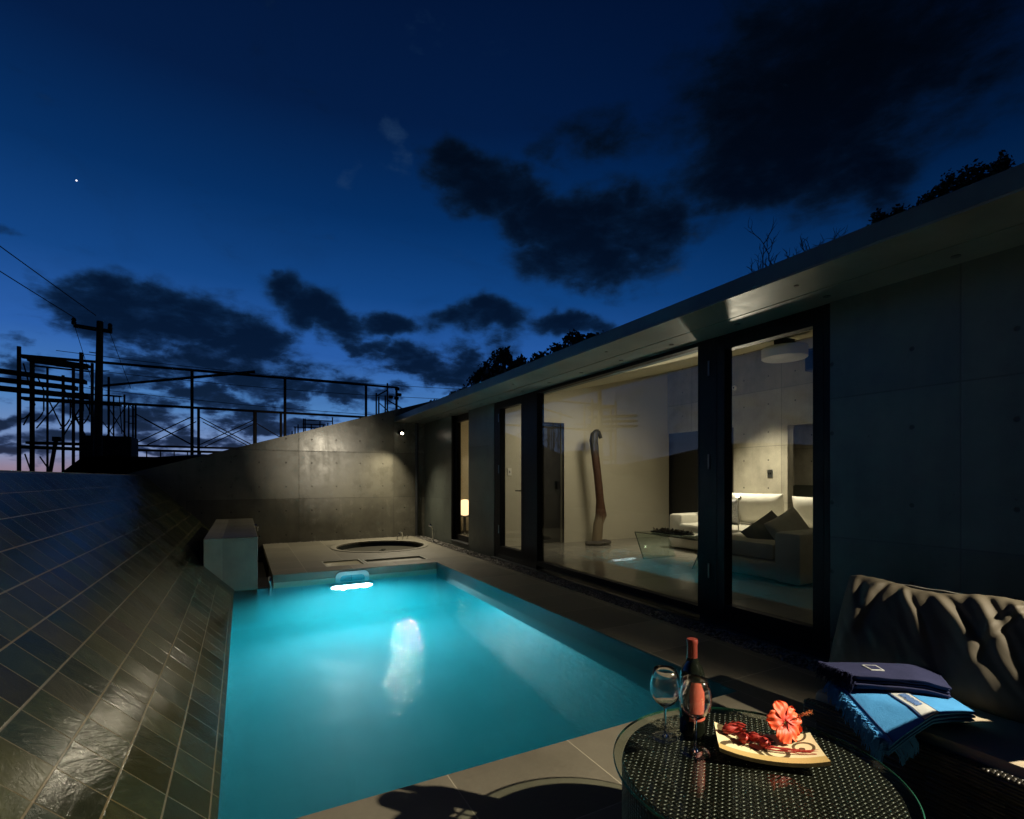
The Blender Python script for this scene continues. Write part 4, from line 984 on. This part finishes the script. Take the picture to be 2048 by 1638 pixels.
def petal(k, ln, wd, lift, curl, wav):
    def f(u, v):
        r_ = .004 + ln * u; hw = wd * (math.sin(min(1, u * 1.02) ** .75 * math.pi * .62)) * (1 if u < .9 else math.sqrt(max(0, 1 - ((u - .9) / .13) ** 2)))
        y = (v * 2 - 1) * hw; ruf = .0040 * u * u * math.sin(v * 19 + k * 2.1 + wav) + .002 * math.sin(u * 9 + v * 5)
        z = lift * u - curl * u * u + ruf + .004 * (2 * v - 1) ** 2 * u
        return Vector((r_ * (1 - .06 * (2 * v - 1) ** 2), y, z))
    return solid_grid(f, 16, 16, lambda u, v: Vector((0, 0, -.0007)))
hb.rotation_euler = Vector((-.12, -.70, .34)).to_track_quat('Z', 'Y').to_euler()
for k in range(5):
    o = petal(k, .052 + .004 * (k % 2), .027, .016, .020 + .004 * (k % 3), k * 1.3).build('petal', M_petal, hb, smooth=True, angle=80, M=Matrix.Rotation(R(72 * k + 20), 4, 'Z'))
M_sta = noisy('yellow_red_stamen', (.62, .22, .07), .6, .4, 300)
mb = MB(); st = [Vector((0, 0, .0)), Vector((.004, .004, .018)), Vector((.016, .010, .036)), Vector((.034, .016, .048)), Vector((.050, .020, .056))]
mb.tube(st, .0018, 8, .0012)
mb.build('stamen_column', M_petal, hb, smooth=True)
mb = MB(); rq = random.Random(9)
for k in range(90):
    f_ = rq.uniform(.35, 1.0) * (len(st) - 1); i = min(int(f_), len(st) - 2); b_ = st[i].lerp(st[i + 1], f_ - i)
    d_ = Vector((rq.gauss(0, 1), rq.gauss(0, 1), rq.gauss(0, 1))).normalized() * rq.uniform(.004, .008)
    mb.tube([b_, b_ + d_], .0004, 3); mb.tube([b_ + d_ * .95, b_ + d_ * 1.1], .0011, 4)
mb.build('anthers', M_sta, hb)
M_green = noisy('green_sepal', (.12, .26, .05), .5, .3, 100)
mb = MB(); mb.tube([(0, 0, -.004), (.0, 0, -.020), (0.002, 0, -.03)], .007, 8, .002); mb.build('calyx', M_green, hb, smooth=True)
tw_ = empty('red_stalks', tuple(M_ @ Vector((.06, -.018, .022))), 'thin dry red stalks lying across the plate under the flower', 'stalk')
mb = MB()
for k in range(7):
    a = rq.uniform(-.15, .15); y0 = rq.uniform(-.012, .012); pts_ = []
    for i in range(6):
        u = i / 5; pts_.append(Matrix.Rotation(PA, 3, 'Z') @ Vector((-.07 + .145 * u, y0 + a * (u - .3) * .12, rq.uniform(-.002, .004) + .014 * abs(u - .3) ** 2)))
    mb.tube(pts_, .0016, 6, .0007)
mb.build('stems', M_bud, tw_, smooth=True)

# ---- outdoor sofa
os_ = empty('outdoor_sofa', (2.2, -.2, 0), 'dark woven outdoor sofa against the house side, right foreground', 'outdoor sofa')
OO = Vector((2.2, -.2, 0))
def ob(a, b, name, m=M_wicker, bev=.012):
    mb = MB(); mb.box(Vector(a) - OO, Vector(b) - OO); return mb.build(name, m, os_, smooth=True, bevel=bev)
ob((1.83, -1.6, .06), (2.60, 1.12, .31), 'base'); ob((2.46, -1.6, .31), (2.62, 1.28, .64), 'backrest')
ob((1.79, -1.6, .312), (1.835, 1.14, .375), 'front_rail'); ob((1.837, -.25, .312), (2.45, 1.13, .405), 'seat_cushion', M_beige, .025); ob((1.837, -1.6, .312), (2.45, -.27, .405), 'seat_cushion', M_beige, .025)
for x in (1.88, 2.54):
    for y in (-1.5, 1.04): ob((x, y, 0), (x + .05, y + .05, .062), 'leg', M_black, .004)
# big back cushion with gathered folds
def cushion_big(w=1.25, h=.40, t=.17, nu=260, nv=80):
    mb = MB()
    rf = random.Random(21)
    fold = [(-.58 + .094 * k_ + rf.uniform(-.02, .02), rf.uniform(.010, .020), rf.uniform(.008, .017), rf.choice((-.75, -.45, -.2, .35, .7, 1.0)), rf.uniform(2.0, 5.0)) for k_ in range(13)]
    def P(u, v, sg):
        a, b = 2 * u - 1, 2 * v - 1
        bl = ((1 - abs(a) ** 5) * (1 - abs(b) ** 4)) ** .5
        x, z = a * w / 2, b * h / 2; y = sg * t / 2 * bl
        dn = (h / 2 - z)                                   # distance below top seam
        z -= .012 * math.sin(a * 9) * (1 if b > 0 else 0) * abs(b)
        if b > .9: z += .004 * mnoise.noise(Vector((x * 30, 0, 3)))
        k = 0
        for (c0, wd, am, sl, fd) in fold:
            cc = c0 + sl * dn * (1 - .4 * dn / h) + .012 * mnoise.noise(Vector((z * 9, c0 * 9, 1)))
            ww = wd * (1 + dn * 5.0); q = (x - cc) / ww
            crest = math.exp(-q * q * .8) - .75 * math.exp(-((q - 1.3) ** 2) * 2.2)
            k += am * crest * math.exp(-dn * fd) * min(1, dn * 30)
        k += .006 * math.sin(x * 95 + 3 * mnoise.noise(Vector((x * 8, 0, 4)))) * math.exp(-dn * 26) * min(1, dn * 60)
        k += .012 * mnoise.noise(Vector((x * 5, z * 3, 2.2))) + .004 * mnoise.noise(Vector((x * 30 + z * 18, z * 10, 7)))
        y += sg * k * min(1, bl * 1.8) * (1 if sg < 0 else .3)
        return Vector((x, y, z))
    F = [[None] * (nv + 1) for _ in range(nu + 1)]; B = [[None] * (nv + 1) for _ in range(nu + 1)]
    for i in range(nu + 1):
        for j in range(nv + 1):
            F[i][j] = mb.bm.verts.new(P(i / nu, j / nv, -1)); B[i][j] = F[i][j] if i in (0, nu) or j in (0, nv) else mb.bm.verts.new(P(i / nu, j / nv, 1))
    for i in range(nu):
        for j in range(nv):
            mb.bm.faces.new([F[i][j], F[i + 1][j], F[i + 1][j + 1], F[i][j + 1]])
            try: mb.bm.faces.new([B[i][j + 1], B[i + 1][j + 1], B[i + 1][j], B[i][j]])
            except ValueError: pass
    return mb
cu = cushion_big().build('back_cushion', M_taupe, smooth=True, angle=80)
cu.location = (2.27, .655, .560); cu.rotation_euler = (R(-24), 0, R(-90))
mb = MB(); mb.tube([(x_ * .0125 - .62, -.004 + .002 * math.sin(x_ * .9), .199 - .002 * abs(math.sin(x_ * .35))) for x_ in range(1, 99)], .0035, 6); mb.build('piping', M_dkpill, cu, smooth=True)
setp(cu, 'large creased taupe back cushion on the outdoor sofa', 'cushion')

place_pillow('shade_pillow', .46, .40, .14, (2.14, .46, .60), (12, 0, -20), M_dkpill, 'charcoal pillow added just out of frame to shade the outdoor sofa seat beside the towels', None)  # unseen pillow, added to cast shade on the sofa seat
# ---- towels
def quad(c, u, v):
    a, b, c_, d = [Vector(q) for q in c]; return (a * (1 - u) + b * u) * (1 - v) + (d * (1 - u) + c_ * u) * v
def towel_stack(root, corners, layers, th, m, droop, seed, gap=.0):
    n0 = None
    for k in range(layers):
        def f(u, v, k=k):
            p_ = quad(corners, u, v); p_ = p_ + droop(u, v)
            sh = .004 * math.sin(k * 2.3 + seed)
            p_.x += sh * (1 - v); p_.y += sh; p_.z += th * k + .003 * mnoise.noise(Vector((u * 4, v * 4, seed + k)))
            return p_
        def off(u, v): 
            e = min(u, 1 - u, v, 1 - v) * 22
            return Vector((0, 0, -th * (.35 + .6 * min(1, e) ** .5)))
        solid_grid(f, 26, 26, off).build('folded_layer', m, root, smooth=True, angle=75)
TB = Vector((1.9, .9, .41)); bl = empty('blue_towel', tuple(TB), 'sky blue folded towel with a white band and fringe on the outdoor sofa', 'towel')
# corners: near, right tip, back, left  (relative)
n_, r_, b_, l_ = Vector((1.645, .800, .415)), Vector((1.995, .720, .425)), Vector((2.20, .97, .42)), Vector((1.87, 1.085, .415))
cor = [q - TB for q in (n_, r_, b_, l_)]
def droop(u, v):
    # overhangs the seat edge towards the pool (x < 1.81) and lifts at the folded right end
    p_ = quad(cor, u, v) + TB; d_ = max(0, 1.83 - p_.x); return Vector((d_ * .12, 0, -d_ * .28 + .018 * math.sin(u * math.pi) * (1 - v)))
towel_stack(bl, cor, 3, .013, M_blue, droop, 1.0)
def surf(u, v, up=.0415): 
    return quad(cor, u, v) + droop(u, v) + Vector((0, 0, up)) + Vector((0, 0, .003 * mnoise.noise(Vector((u * 4, v * 4, 3)))) )
def strip(u0, u1, name, m, up, v0=0.0, v1=1.0, n=26):
    return solid_grid(lambda a, b: surf(u0 + (u1 - u0) * a, v0 + (v1 - v0) * b, up), 3, n, lambda a, b: Vector((0, 0, -.012))).build(name, m, bl, smooth=True)
towband = strip(.42, .58, 'white_band', M_band, .0305)
strip(.405, .412, 'seam', M_thread, .0300); strip(.588, .595, 'seam', M_thread, .0300); strip(.045, .052, 'seam', M_thread, .0300)
mb = MB(); rq = random.Random(4)     # faint stitched squiggles in the middle of the band
for k in range(16):
    v0 = .18 + k * .018; pts_ = [surf(.50 + .045 * math.sin(i * 1.9 + k * 1.3) + rq.uniform(-.006, .006), v0 + .010 * math.cos(i * 1.4 + k), .0330) for i in range(7)]
    mb.tube(pts_, .0008, 4)
mb.build('stitching', M_thread, towband)
mb = MB()
for k in range(420):
    v = rq.random(); lay = rq.choice((0, 1, 2)) * .013; a = quad(cor, 0, v) + droop(0, v) + Vector((rq.uniform(0, .006), 0, lay + rq.uniform(-.004, .006)))
    L_ = rq.uniform(.022, .036) * (1.5 if v < .1 else 1); o1 = Vector((-.70, .35 + rq.uniform(-.3, .3), rq.uniform(-.1, .35))) * L_ * .5
    mb.tube([a, a + o1, a + o1 * 1.55 + Vector((0, 0, -L_ * .55)), a + o1 * 1.7 + Vector((rq.uniform(-.002, .002), 0, -L_ * 1.0))], .0017, 4, .0010)
for k in range(60):
    u = rq.uniform(.10, .33); a = quad(cor, u, 0) + droop(u, 0) + Vector((0, .01, -.006))
    L_ = rq.uniform(.035, .055); mb.tube([a, a + Vector((rq.uniform(-.003, .003) + .008, -.010, -L_ * .5)), a + Vector((rq.uniform(0, .02), -.012, -L_))], .0017, 4, .0010)
mb.build('fringe', M_blue, bl, kind='stuff')
NB = Vector((2.05, 1.05, .47)); nv_ = empty('navy_towel', tuple(NB), 'dark navy folded towels stacked on top of the blue towel', 'towel')
cor2 = [q - NB for q in (Vector((1.825, 0.975, .470)), Vector((2.040, 0.799, .462)), Vector((2.181, 0.903, .466)), Vector((1.853, 1.109, .468)))]
towel_stack(nv_, cor2, 5, .0095, M_navy, lambda u, v: Vector((0, 0, .004 * math.sin(u * 3) - .012 * max(0, u - .75) * 4)), 2.0)
def surf2(u, v, up): return quad(cor2, u, v) + Vector((0, 0, .004 * math.sin(u * 3) - .012 * max(0, u - .75) * 4 + up))
b2_ = solid_grid(lambda a, b: surf2(.30 + .13 * a, .40 + .34 * b, .0415), 6, 6, lambda a, b: Vector((0, 0, -.006))).build('white_band', M_band, nv_, smooth=True)
solid_grid(lambda a, b: surf2(.315 + .10 * a, .44 + .26 * b, .0422), 6, 6, lambda a, b: Vector((0, 0, -.006))).build('band_panel', M_navy, nv_, smooth=True)
mb = MB()
for k in range(260):
    v = rq.random(); a = quad(cor2, 0, v) + Vector((0, 0, rq.uniform(-.008, .040)))
    L_ = rq.uniform(.014, .026); o1 = Vector((-.75, .25 + rq.uniform(-.3, .3), rq.uniform(-.1, .3))) * L_ * .6
    mb.tube([a, a + o1, a + o1 * 1.5 + Vector((0, 0, -L_ * .7))], .0018, 4, .0010)
mb.build('fringe', M_navy, nv_, kind='stuff')
# terrace spotlight fixture (out of frame, under the eave)
tf = empty('eave_spotlight', TERR, 'black spotlight hanging from the eave over the terrace sofa', 'spotlight'); td = Vector((-0.50, 0.58, -0.64)).normalized()
mb = MB(); mb.tube([(0, 0, .325), (0, 0, .05)], .01, 8); mb.tube([(0, 0, .325), (0, 0, .30)], .05, 16); mb.tube([(0, 0, .05), -td * .05], .01, 8); mb.build('stem', M_black, tf)
mb = MB(); mb.lathe([(.032, -.02), (.036, -.02), (.036, .10), (0, .10), (0, .095), (.032, .09)], 20)
mb.build('housing', M_black, tf, smooth=True, M=(-td).to_track_quat('Z', 'Y').to_matrix().to_4x4())

# ------------------------------------------------------------------ scaffolding and pole
def ztube(mb, x, y, z0, z1, r=.024): mb.tube([(x, y, z0), (x, y, z1)], r, 8)
sc1 = empty('scaffold_run', (0, 14, 1.6), 'long run of black scaffold rails and cross braces beyond the end wall', 'scaffolding')
def part(root, mb, name, m=M_silh):
    o = mb.build(name, m, root, smooth=True); o.location = -root.location; return o
for x in (-1.03, .955, 2.956, 3.787):
    mb = MB(); ztube(mb, x, 14, .9, 3.70, .034); part(sc1, mb, 'post')
for x in (-.90, .28, .86):
    mb = MB(); ztube(mb, x, 14, .9, 2.83, .030 if x != .28 else .045); part(sc1, mb, 'post')
for z, x0, x1, r_ in ((3.70, -4.0, 3.83, .030), (2.825, -2.9, 3.83, .030), (1.90, -2.15, .9, .024), (1.80, -2.15, .9, .028)):
    mb = MB(); mb.tube([(x0, 14.03, z + .008), ((x0 + x1) / 2, 14.03, z), (x1, 14.03, z)], r_, 8); part(sc1, mb, 'rail')
for x0, x1 in ((-2.11, -1.03), (-1.03, -2.11), (-.89, .28), (.28, -.89)):
    for dy, dz in ((0, 0), (1.2, .0)):
        mb = MB(); mb.tube([(x0, 14.05 + dy, 2.62), (x1, 14.05 + dy, 1.96)], .013, 6); part(sc1, mb, 'brace')
mb = MB(); mb.tube([(.28, 14.05, 2.55), (1.1, 14.05, 2.05)], .013, 6); part(sc1, mb, 'brace')
mb = MB(); mb.tube([(-2.7, 13.9, 3.17), (.28, 13.9, 3.77)], .026, 8, .036); part(sc1, mb, 'leaning_pole')
for k in range(9):
    mb = MB(); ztube(mb, -1.9 + k * .26, 14.02, 1.62, 1.80, .012); part(sc1, mb, 'strut')
# right end ladder frame
for x, z1 in ((3.30, 3.55), (3.37, 3.45), (3.55, 3.5), (3.61, 3.85)):
    mb = MB(); ztube(mb, x, 14.3, 1.5, z1, .022); part(sc1, mb, 'post')
mb = MB(); mb.tube([(3.33, 14.3, 3.48), (3.62, 14.3, 3.66)], .02, 6); part(sc1, mb, 'rail')
mb = MB(); mb.tube([(3.6, 14.2, 3.35), (4.8, 14.2, 2.75)], .018, 6); part(sc1, mb, 'brace')
mb = MB(); mb.tube([(3.37, 14.2, 3.25), (3.85, 14.2, 2.85)], .014, 6); part(sc1, mb, 'brace')
for x, z in ((3.80, 3.66), (3.86, 3.50), (3.62, 3.42), (3.78, 3.40)):
    mb = MB(); mb.tube([(x - .05, 14, z), (x + .06, 14, z)], .045, 8); part(sc1, mb, 'clamp')
# left tower
sc2 = empty('scaffold_tower', (-3.2, 13, 0), 'tall dense scaffold tower with planks at the far left', 'scaffolding')
for x, z1, r_ in ((-3.76, 3.69, .034), (-3.57, 3.46, .040), (-3.41, 3.37, .020), (-3.17, 3.24, .026), (-3.01, 3.46, .028), (-2.83, 3.68, .036), (-2.71, 3.53, .028)):
    mb = MB(); ztube(mb, x, 13 + (.0 if r_ > .03 else .25), -1, z1, r_); part(sc2, mb, 'post')
def pl3(x0, x1, z0, z1, h, y=12.9, nm='plank', m=M_wood):
    mb = MB(); mb.poly([(x0, y, z0 - h / 2), (x1, y, z1 - h / 2), (x1, y, z1 + h / 2), (x0, y, z0 + h / 2)], (0, .22, 0)); part(sc2, mb, nm, m)
for (x0, z0, x1, z1, h) in ((-3.74, 3.51, -2.70, 3.42, .05), (-3.62, 3.44, -2.75, 3.38, .05), (-4.6, 3.24, -2.76, 3.10, .075), (-4.6, 3.07, -2.9, 2.96, .075), (-4.6, 2.90, -2.70, 2.80, .085), (-3.70, 2.70, -2.2, 2.69, .055), (-3.64, 1.855, -2.6, 1.855, .05)):
    pl3(x0, x1, z0, z1, h)
for (x0, z0, x1, z1, r_) in ((-3.57, 3.36, -2.71, 3.33, .018), (-3.78, 1.78, -2.0, 1.74, .035), (-2.97, 2.35, -2.72, 2.35, .010), (-2.95, 2.88, -2.2, 2.86, .014)):
    mb = MB(); mb.tube([(x0, 13.1, z0), (x1, 13.1, z1)], r_, 8); part(sc2, mb, 'rail')
for (x0, z0, x1, z1) in ((-3.74, 3.40, -3.57, 2.60), (-3.55, 3.2, -3.17, 2.20), (-3.17, 2.75, -3.55, 2.15), (-3.57, 2.62, -3.74, 2.20), (-3.15, 3.0, -2.80, 2.0), (-2.83, 2.70, -3.15, 2.0), (-3.01, 2.5, -2.80, 2.05), (-2.80, 2.7, -2.60, 2.2), (-3.72, 1.65, -3.64, 1.35), (-3.5, 1.6, -3.38, 1.38)):
    mb = MB(); mb.tube([(x0, 13.15, z0), (x1, 13.15, z1)], .013, 6); part(sc2, mb, 'brace')
for x0, x1, z0 in ((-3.74, -3.56, 2.30), (-3.56, -3.40, 2.27), (-3.16, -3.0, 2.15), (-3.0, -2.8, 2.30), (-2.83, -2.70, 2.25)):
    pts_ = [(x0 + (x1 - x0) * u, 13.0, z0 + .22 * u * u) for u in (0, .35, .7, .9, 1)]; pts_.append((x1, 13.0, z0 + .6)); mb = MB(); mb.tube(pts_, .013, 6); part(sc2, mb, 'curved_brace')
mb = MB(); mb.tube([(-3.33, 13.1, 1.3), (-3.24, 13.1, 1.95)], .035, 8); part(sc2, mb, 'prop'); 
mb = MB(); mb.box((-3.28, 13.0, 1.90), (-3.16, 13.15, 1.99)); part(sc2, mb, 'clamp')
# middle frames behind the pole
sc3 = empty('narrow_scaffold', (-2.5, 14.6, 0), 'narrow scaffold frames behind the utility pole', 'scaffolding')
for x, z1, r_ in ((-2.69, 3.49, .024), (-2.60, 3.05, .016), (-2.40, 3.11, .020), (-2.32, 2.91, .018), (-2.24, 2.91, .020), (-2.19, 2.92, .022)):
    mb = MB(); ztube(mb, x, 14.6, .6, z1, r_); part(sc3, mb, 'post')
for x0, z0, x1, z1 in ((-2.75, 3.08, -2.40, 3.07), (-2.50, 3.08, -2.45, 2.2), (-2.40, 2.48, -2.32, 2.48), (-2.32, 2.62, -2.2, 2.62), (-2.32, 2.45, -2.2, 2.45), (-2.75, 2.9, -2.35, 2.1), (-2.35, 2.9, -2.75, 2.1), (-2.32, 2.9, -2.2, 2.75), (-2.83, 2.5, -2.6, 2.15)):
    mb = MB(); mb.tube([(x0, 14.62, z0), (x1, 14.62, z1)], .011, 6); part(sc3, mb, 'brace')
# black crate-like stack at the foot of the frames
mb = MB(); mb.box((-2.75, 12.6, .6), (-1.96, 13.4, 2.01)); mb.box((-2.6, 12.7, 2.01), (-2.5, 12.8, 2.06))
hut = mb.build('material_stack', M_wood, bevel=.01); setp(hut, 'black covered stack of building material below the scaffold frames', 'material stack')
# far small scaffold
sc4 = empty('far_scaffold', (4.6, 40, 3), 'tiny distant scaffold frames just above the end wall', 'scaffolding')
for x, z1 in ((3.2, 4.6), (3.4, 4.9), (3.6, 5.1), (3.97, 5.55), (4.08, 5.55), (4.5, 5.1), (5.1, 5.45), (5.35, 5.2), (5.65, 5.3), (5.98, 5.75)):
    mb = MB(); ztube(mb, x, 40, 2, z1, .045); part(sc4, mb, 'post')
for z, x0, x1 in ((5.45, 3.95, 5.98), (5.15, 3.9, 5.5), (4.9, 3.3, 5.2)):
    mb = MB(); mb.tube([(x0, 40, z), (x1, 40, z)], .045, 6); part(sc4, mb, 'rail')
# utility pole
up = empty('utility_pole', (-2.36, 12, -1), 'dark utility pole with a crossarm rising among the scaffolds', 'utility pole')
def pu(mb, name, m=M_wood): o = mb.build(name, m, up, smooth=True); o.location = -up.location; return o
mb = MB(); mb.tube([(-2.385, 12, -1), (-2.375, 12, 1.5), (-2.34, 12, 4.10)], .092, 16, .052); pu(mb, 'pole')
mb = MB(); mb.tube([(-2.72, 12, 3.97), (-2.16, 12, 3.93)], .038, 8); ca = pu(mb, 'crossarm')
for x, z in ((-2.72, 3.99), (-2.19, 3.96)):
    mb = MB(); mb.lathe([(0, 0), (.035, 0), (.04, .04), (.028, .06), (.04, .08), (.025, .12), (0, .13)], 12, (x, 12, z)); pu(mb, 'insulator')
for k in range(7):
    z = 3.5 - k * .32; sx = 1 if k % 2 else -1; mb = MB(); mb.tube([(-2.35, 12, z), (-2.35 + sx * .15, 12, z + .01)], .009, 6); pu(mb, 'step_bolt')
def sag(a, b, d_, n=16): 
    a, b = Vector(a), Vector(b); return [a.lerp(b, i / n) - Vector((0, 0, d_ * 4 * (i / n) * (1 - i / n))) for i in range(n + 1)]
for q, (a, b, lab) in enumerate((((-2.72, 12, 4.12), (-6.2, 3.0, 5.72), 'power line running from the left insulator up out of frame, lower of the two'), ((-2.40, 12, 4.20), (-6.0, 3.0, 6.25), 'power line rising steeply from the pole top, upper of the two'))):
    mb = MB(); mb.tube(sag(a, b, .06), .008, 5); setp(mb.build('power_line', M_cable), lab, 'cable', 'overhead cables')
for q, (z0, z1, lab) in enumerate(((4.62, 5.05, 'highest of the three thin horizontal cables behind the scaffold rail'), (4.12, 4.60, 'middle one of the three thin horizontal cables behind the scaffold rail'), (3.55, 3.65, 'lowest of the three thin horizontal cables behind the scaffold rail'))):
    mb = MB(); mb.tube(sag((-5.2, 21, z0 + .6), (12, 21, z1 + .25), .25, 24), .010, 5); setp(mb.build('horizontal_cable', M_cable), lab, 'cable', 'overhead cables')
for a, b, lab in (((-2.70, 12.0, 3.93), (-2.70, 13.4, 3.0), 'thin stay wire dropping from the left end of the crossarm'), ((-2.20, 12, 3.93), (-2.0, 12.8, 3.0), 'thin stay wire dropping from the right end of the crossarm')):
    mb = MB(); mb.tube([a, b], .005, 5); setp(mb.build('stay_wire', M_cable), lab, 'cable')

# ------------------------------------------------------------------ trees and shrubs
def leaf_cloud(mb, c, r, n, size, rq):
    for _ in range(n):
        while True:
            v = Vector((rq.uniform(-1, 1), rq.uniform(-1, 1), rq.uniform(-1, 1)))
            if v.length < 1: break
        v = v * (0.55 + .45 * rq.random())
        p_ = Vector(c) + Vector((v.x * r[0], v.y * r[1], v.z * r[2]))
        if mnoise.noise(p_ * (1.6 / max(r)) * 1.8) < -0.18: continue
        s_ = size * rq.uniform(.5, 1.4); a = Vector((rq.gauss(0, 1), rq.gauss(0, 1), rq.gauss(0, 1))).normalized(); b = a.orthogonal().normalized(); c2 = a.cross(b)
        mb.bm.faces.new([mb.bm.verts.new(p_ + b * s_), mb.bm.verts.new(p_ + c2 * s_ * .5), mb.bm.verts.new(p_ - b * s_), mb.bm.verts.new(p_ - c2 * s_ * .5)])
def tree(base, blobs_, label, size=.07, dens=900, seed=1, trunk_r=.14, name='tree', cat='tree', group='trees behind the house'):
    rq = random.Random(seed); g = empty(name, base, label, cat, group); B = Vector(base); mb = MB()
    top = max(blobs_, key=lambda q: q[0][2])[0]; mid = Vector((top[0], top[1], top[2])) - B
    mb.tube([(0, 0, -.2), mid * .3, mid * .62], trunk_r, 8, trunk_r * .55)
    for c, r in blobs_:
        mb.tube([mid * .45, (Vector(c) - B) * .85, Vector(c) - B + Vector((0, 0, r[2] * .5))], trunk_r * .4, 6, trunk_r * .08)
    mb.build('trunk', M_bark, g, smooth=True)
    mb = MB()
    for c, r in blobs_:
        leaf_cloud(mb, Vector(c) - B, r, int(dens * r[0] * r[2] * 1.2 + 150), size, rq)
        for k in range(7):
            d_ = Vector((rq.gauss(0, 1), rq.gauss(0, 1), abs(rq.gauss(0, .8)))).normalized(); leaf_cloud(mb, Vector(c) - B + Vector((d_.x * r[0], d_.y * r[1], d_.z * r[2])) * .85, (r[0] * .32,) * 3, 90, size, rq)
    mb.build('crown', M_leaf, g)
tree((11, 21.5, 2.6), [((10.4, 21.7, 5.6), (1.0, 1.4, .9)), ((10.2, 20.2, 6.0), (1.0, 1.2, .95)), ((10.3, 23.2, 5.2), (.9, 1.2, .75)), ((10.2, 18.6, 5.3), (.9, 1.3, .8)), ((10.2, 17.6, 4.9), (.9, 1.0, .6))], 'dark bushy tree over the roof edge, third from the left', .11, 700, 1)
tree((10.8, 15, 2.6), [((10.2, 14.6, 5.45), (.9, 1.1, .85)), ((10.2, 13.6, 5.30), (.8, .9, .65)), ((10.2, 16.2, 5.15), (.9, 1.2, .75)), ((10.2, 15.4, 5.2), (.9, 1., .8))], 'widest dark tree over the roof edge, just left of the glowing eave', .09, 800, 2)
tree((10.6, 26.8, 2.6), [((10.2, 26.6, 5.2), (1.0, 1.3, .55))], 'small low dark tree, leftmost over the roof line', .11, 600, 3)
tree((10.6, 24.9, 2.6), [((10.2, 24.6, 5.3), (.9, 1.0, .5))], 'small round dark tree, second from the left over the roof line', .11, 600, 8)
for (y0, y1, zt, lab, sd) in ((1.44, 1.88, 3.38, 'leafy shrub on the roof at the far right, taller one', 4), (1.92, 2.32, 3.31, 'low spreading shrub on the roof, left of the taller shrub', 5)):
    Z0 = 2.86; g = empty('roof_shrub', (4.5, (y0 + y1) / 2, Z0), lab, 'shrub', 'shrubs growing on the roof'); rq = random.Random(sd); mb = MB(); n = 9
    for k in range(n):
        y = y0 + (y1 - y0) * (k + .5) / n - (y0 + y1) / 2; hz = (zt - Z0) * (rq.uniform(.80, 1.0) if k % 3 else rq.uniform(.9, 1.08))
        leaf_cloud(mb, (rq.uniform(-.08, .08), y, hz * .72), (.09, .06, hz * .30), 520, .016, rq); leaf_cloud(mb, (rq.uniform(-.08, .08), y, hz * .4), (.16, .08, hz * .5), 600, .020, rq)
    mb.build('leaves', M_leaf, g); mb = MB()
    for k in range(6): mb.tube([(0, (k - 3) * .05, -.1), (rq.uniform(-.1, .1), (k - 3) * .06, (zt - Z0) * .8)], .006, 5, .002)
    mb.build('stems', M_bark, g)
def bare(base, h, lab, sd, n=5):
    rq = random.Random(sd); g = empty('bare_bush', base, lab, 'bush', 'bare twigs growing on the roof'); mb = MB()
    def br(p_, d_, L_, r_, dep):
        q = p_; pts_ = [p_]
        for i in range(5):
            d_ = (d_ + Vector((rq.gauss(0, .10), rq.gauss(0, .30), rq.gauss(.05, .12)))).normalized(); q = q + d_ * L_ / 5; pts_.append(q)
            if dep > 0 and i > 0 and rq.random() < .75: br(q, (d_ + Vector((rq.gauss(0, .2), rq.gauss(0, .8), .1))).normalized(), L_ * rq.uniform(.4, .65), r_ * .6, dep - 1)
        mb.tube(pts_, r_, 5, r_ * .4)
    for k in range(n): br(Vector((rq.uniform(-.05, .05), rq.uniform(-.15, .15), -.1)), Vector((0, rq.gauss(0, .45), 1)).normalized(), h * rq.uniform(.7, 1.0), .011, 3)
    mb.build('twigs', M_bark, g)
bare((4.5, 2.98, 2.86), .52, 'bare twiggy bush on the roof above the bright eave patch, larger one', 11, 6)
bare((4.5, 2.76, 2.86), .50, 'bare twiggy bush on the roof, smaller one to the right', 12, 3)
# low shrubs beyond slope top at far left
for k, (x, y, r_) in enumerate(((-5.2, 15, .30), (-4.3, 14.6, .26), (-3.2, 14.2, .22), (-2.9, 13.6, .30), (-6.2, 17, .4))):
    mb = MB(); leaf_cloud(mb, (0, 0, 0), (r_ * 2.4, r_ * 2, r_ * .8), 900, .035, random.Random(40 + k)); g = empty('low_bush', (x, y, 1.05), None, 'bush', 'low dark bushes beyond the top of the slate slope')
    g['label'] = ['low dark bush at the far left horizon', 'low dark bush between the first scaffold posts', 'low dark bush below the middle of the scaffold tower', 'low dark bush left of the utility pole foot', 'farthest low bush at the left frame edge'][k]
    mb.build('leaves', M_leaf, g); mb = MB()
    for q in range(5): mb.tube([(0, 0, -.9), (rr.uniform(-.3, .3), 0, .1)], .012, 5)
    mb.build('stems', M_bark, g)
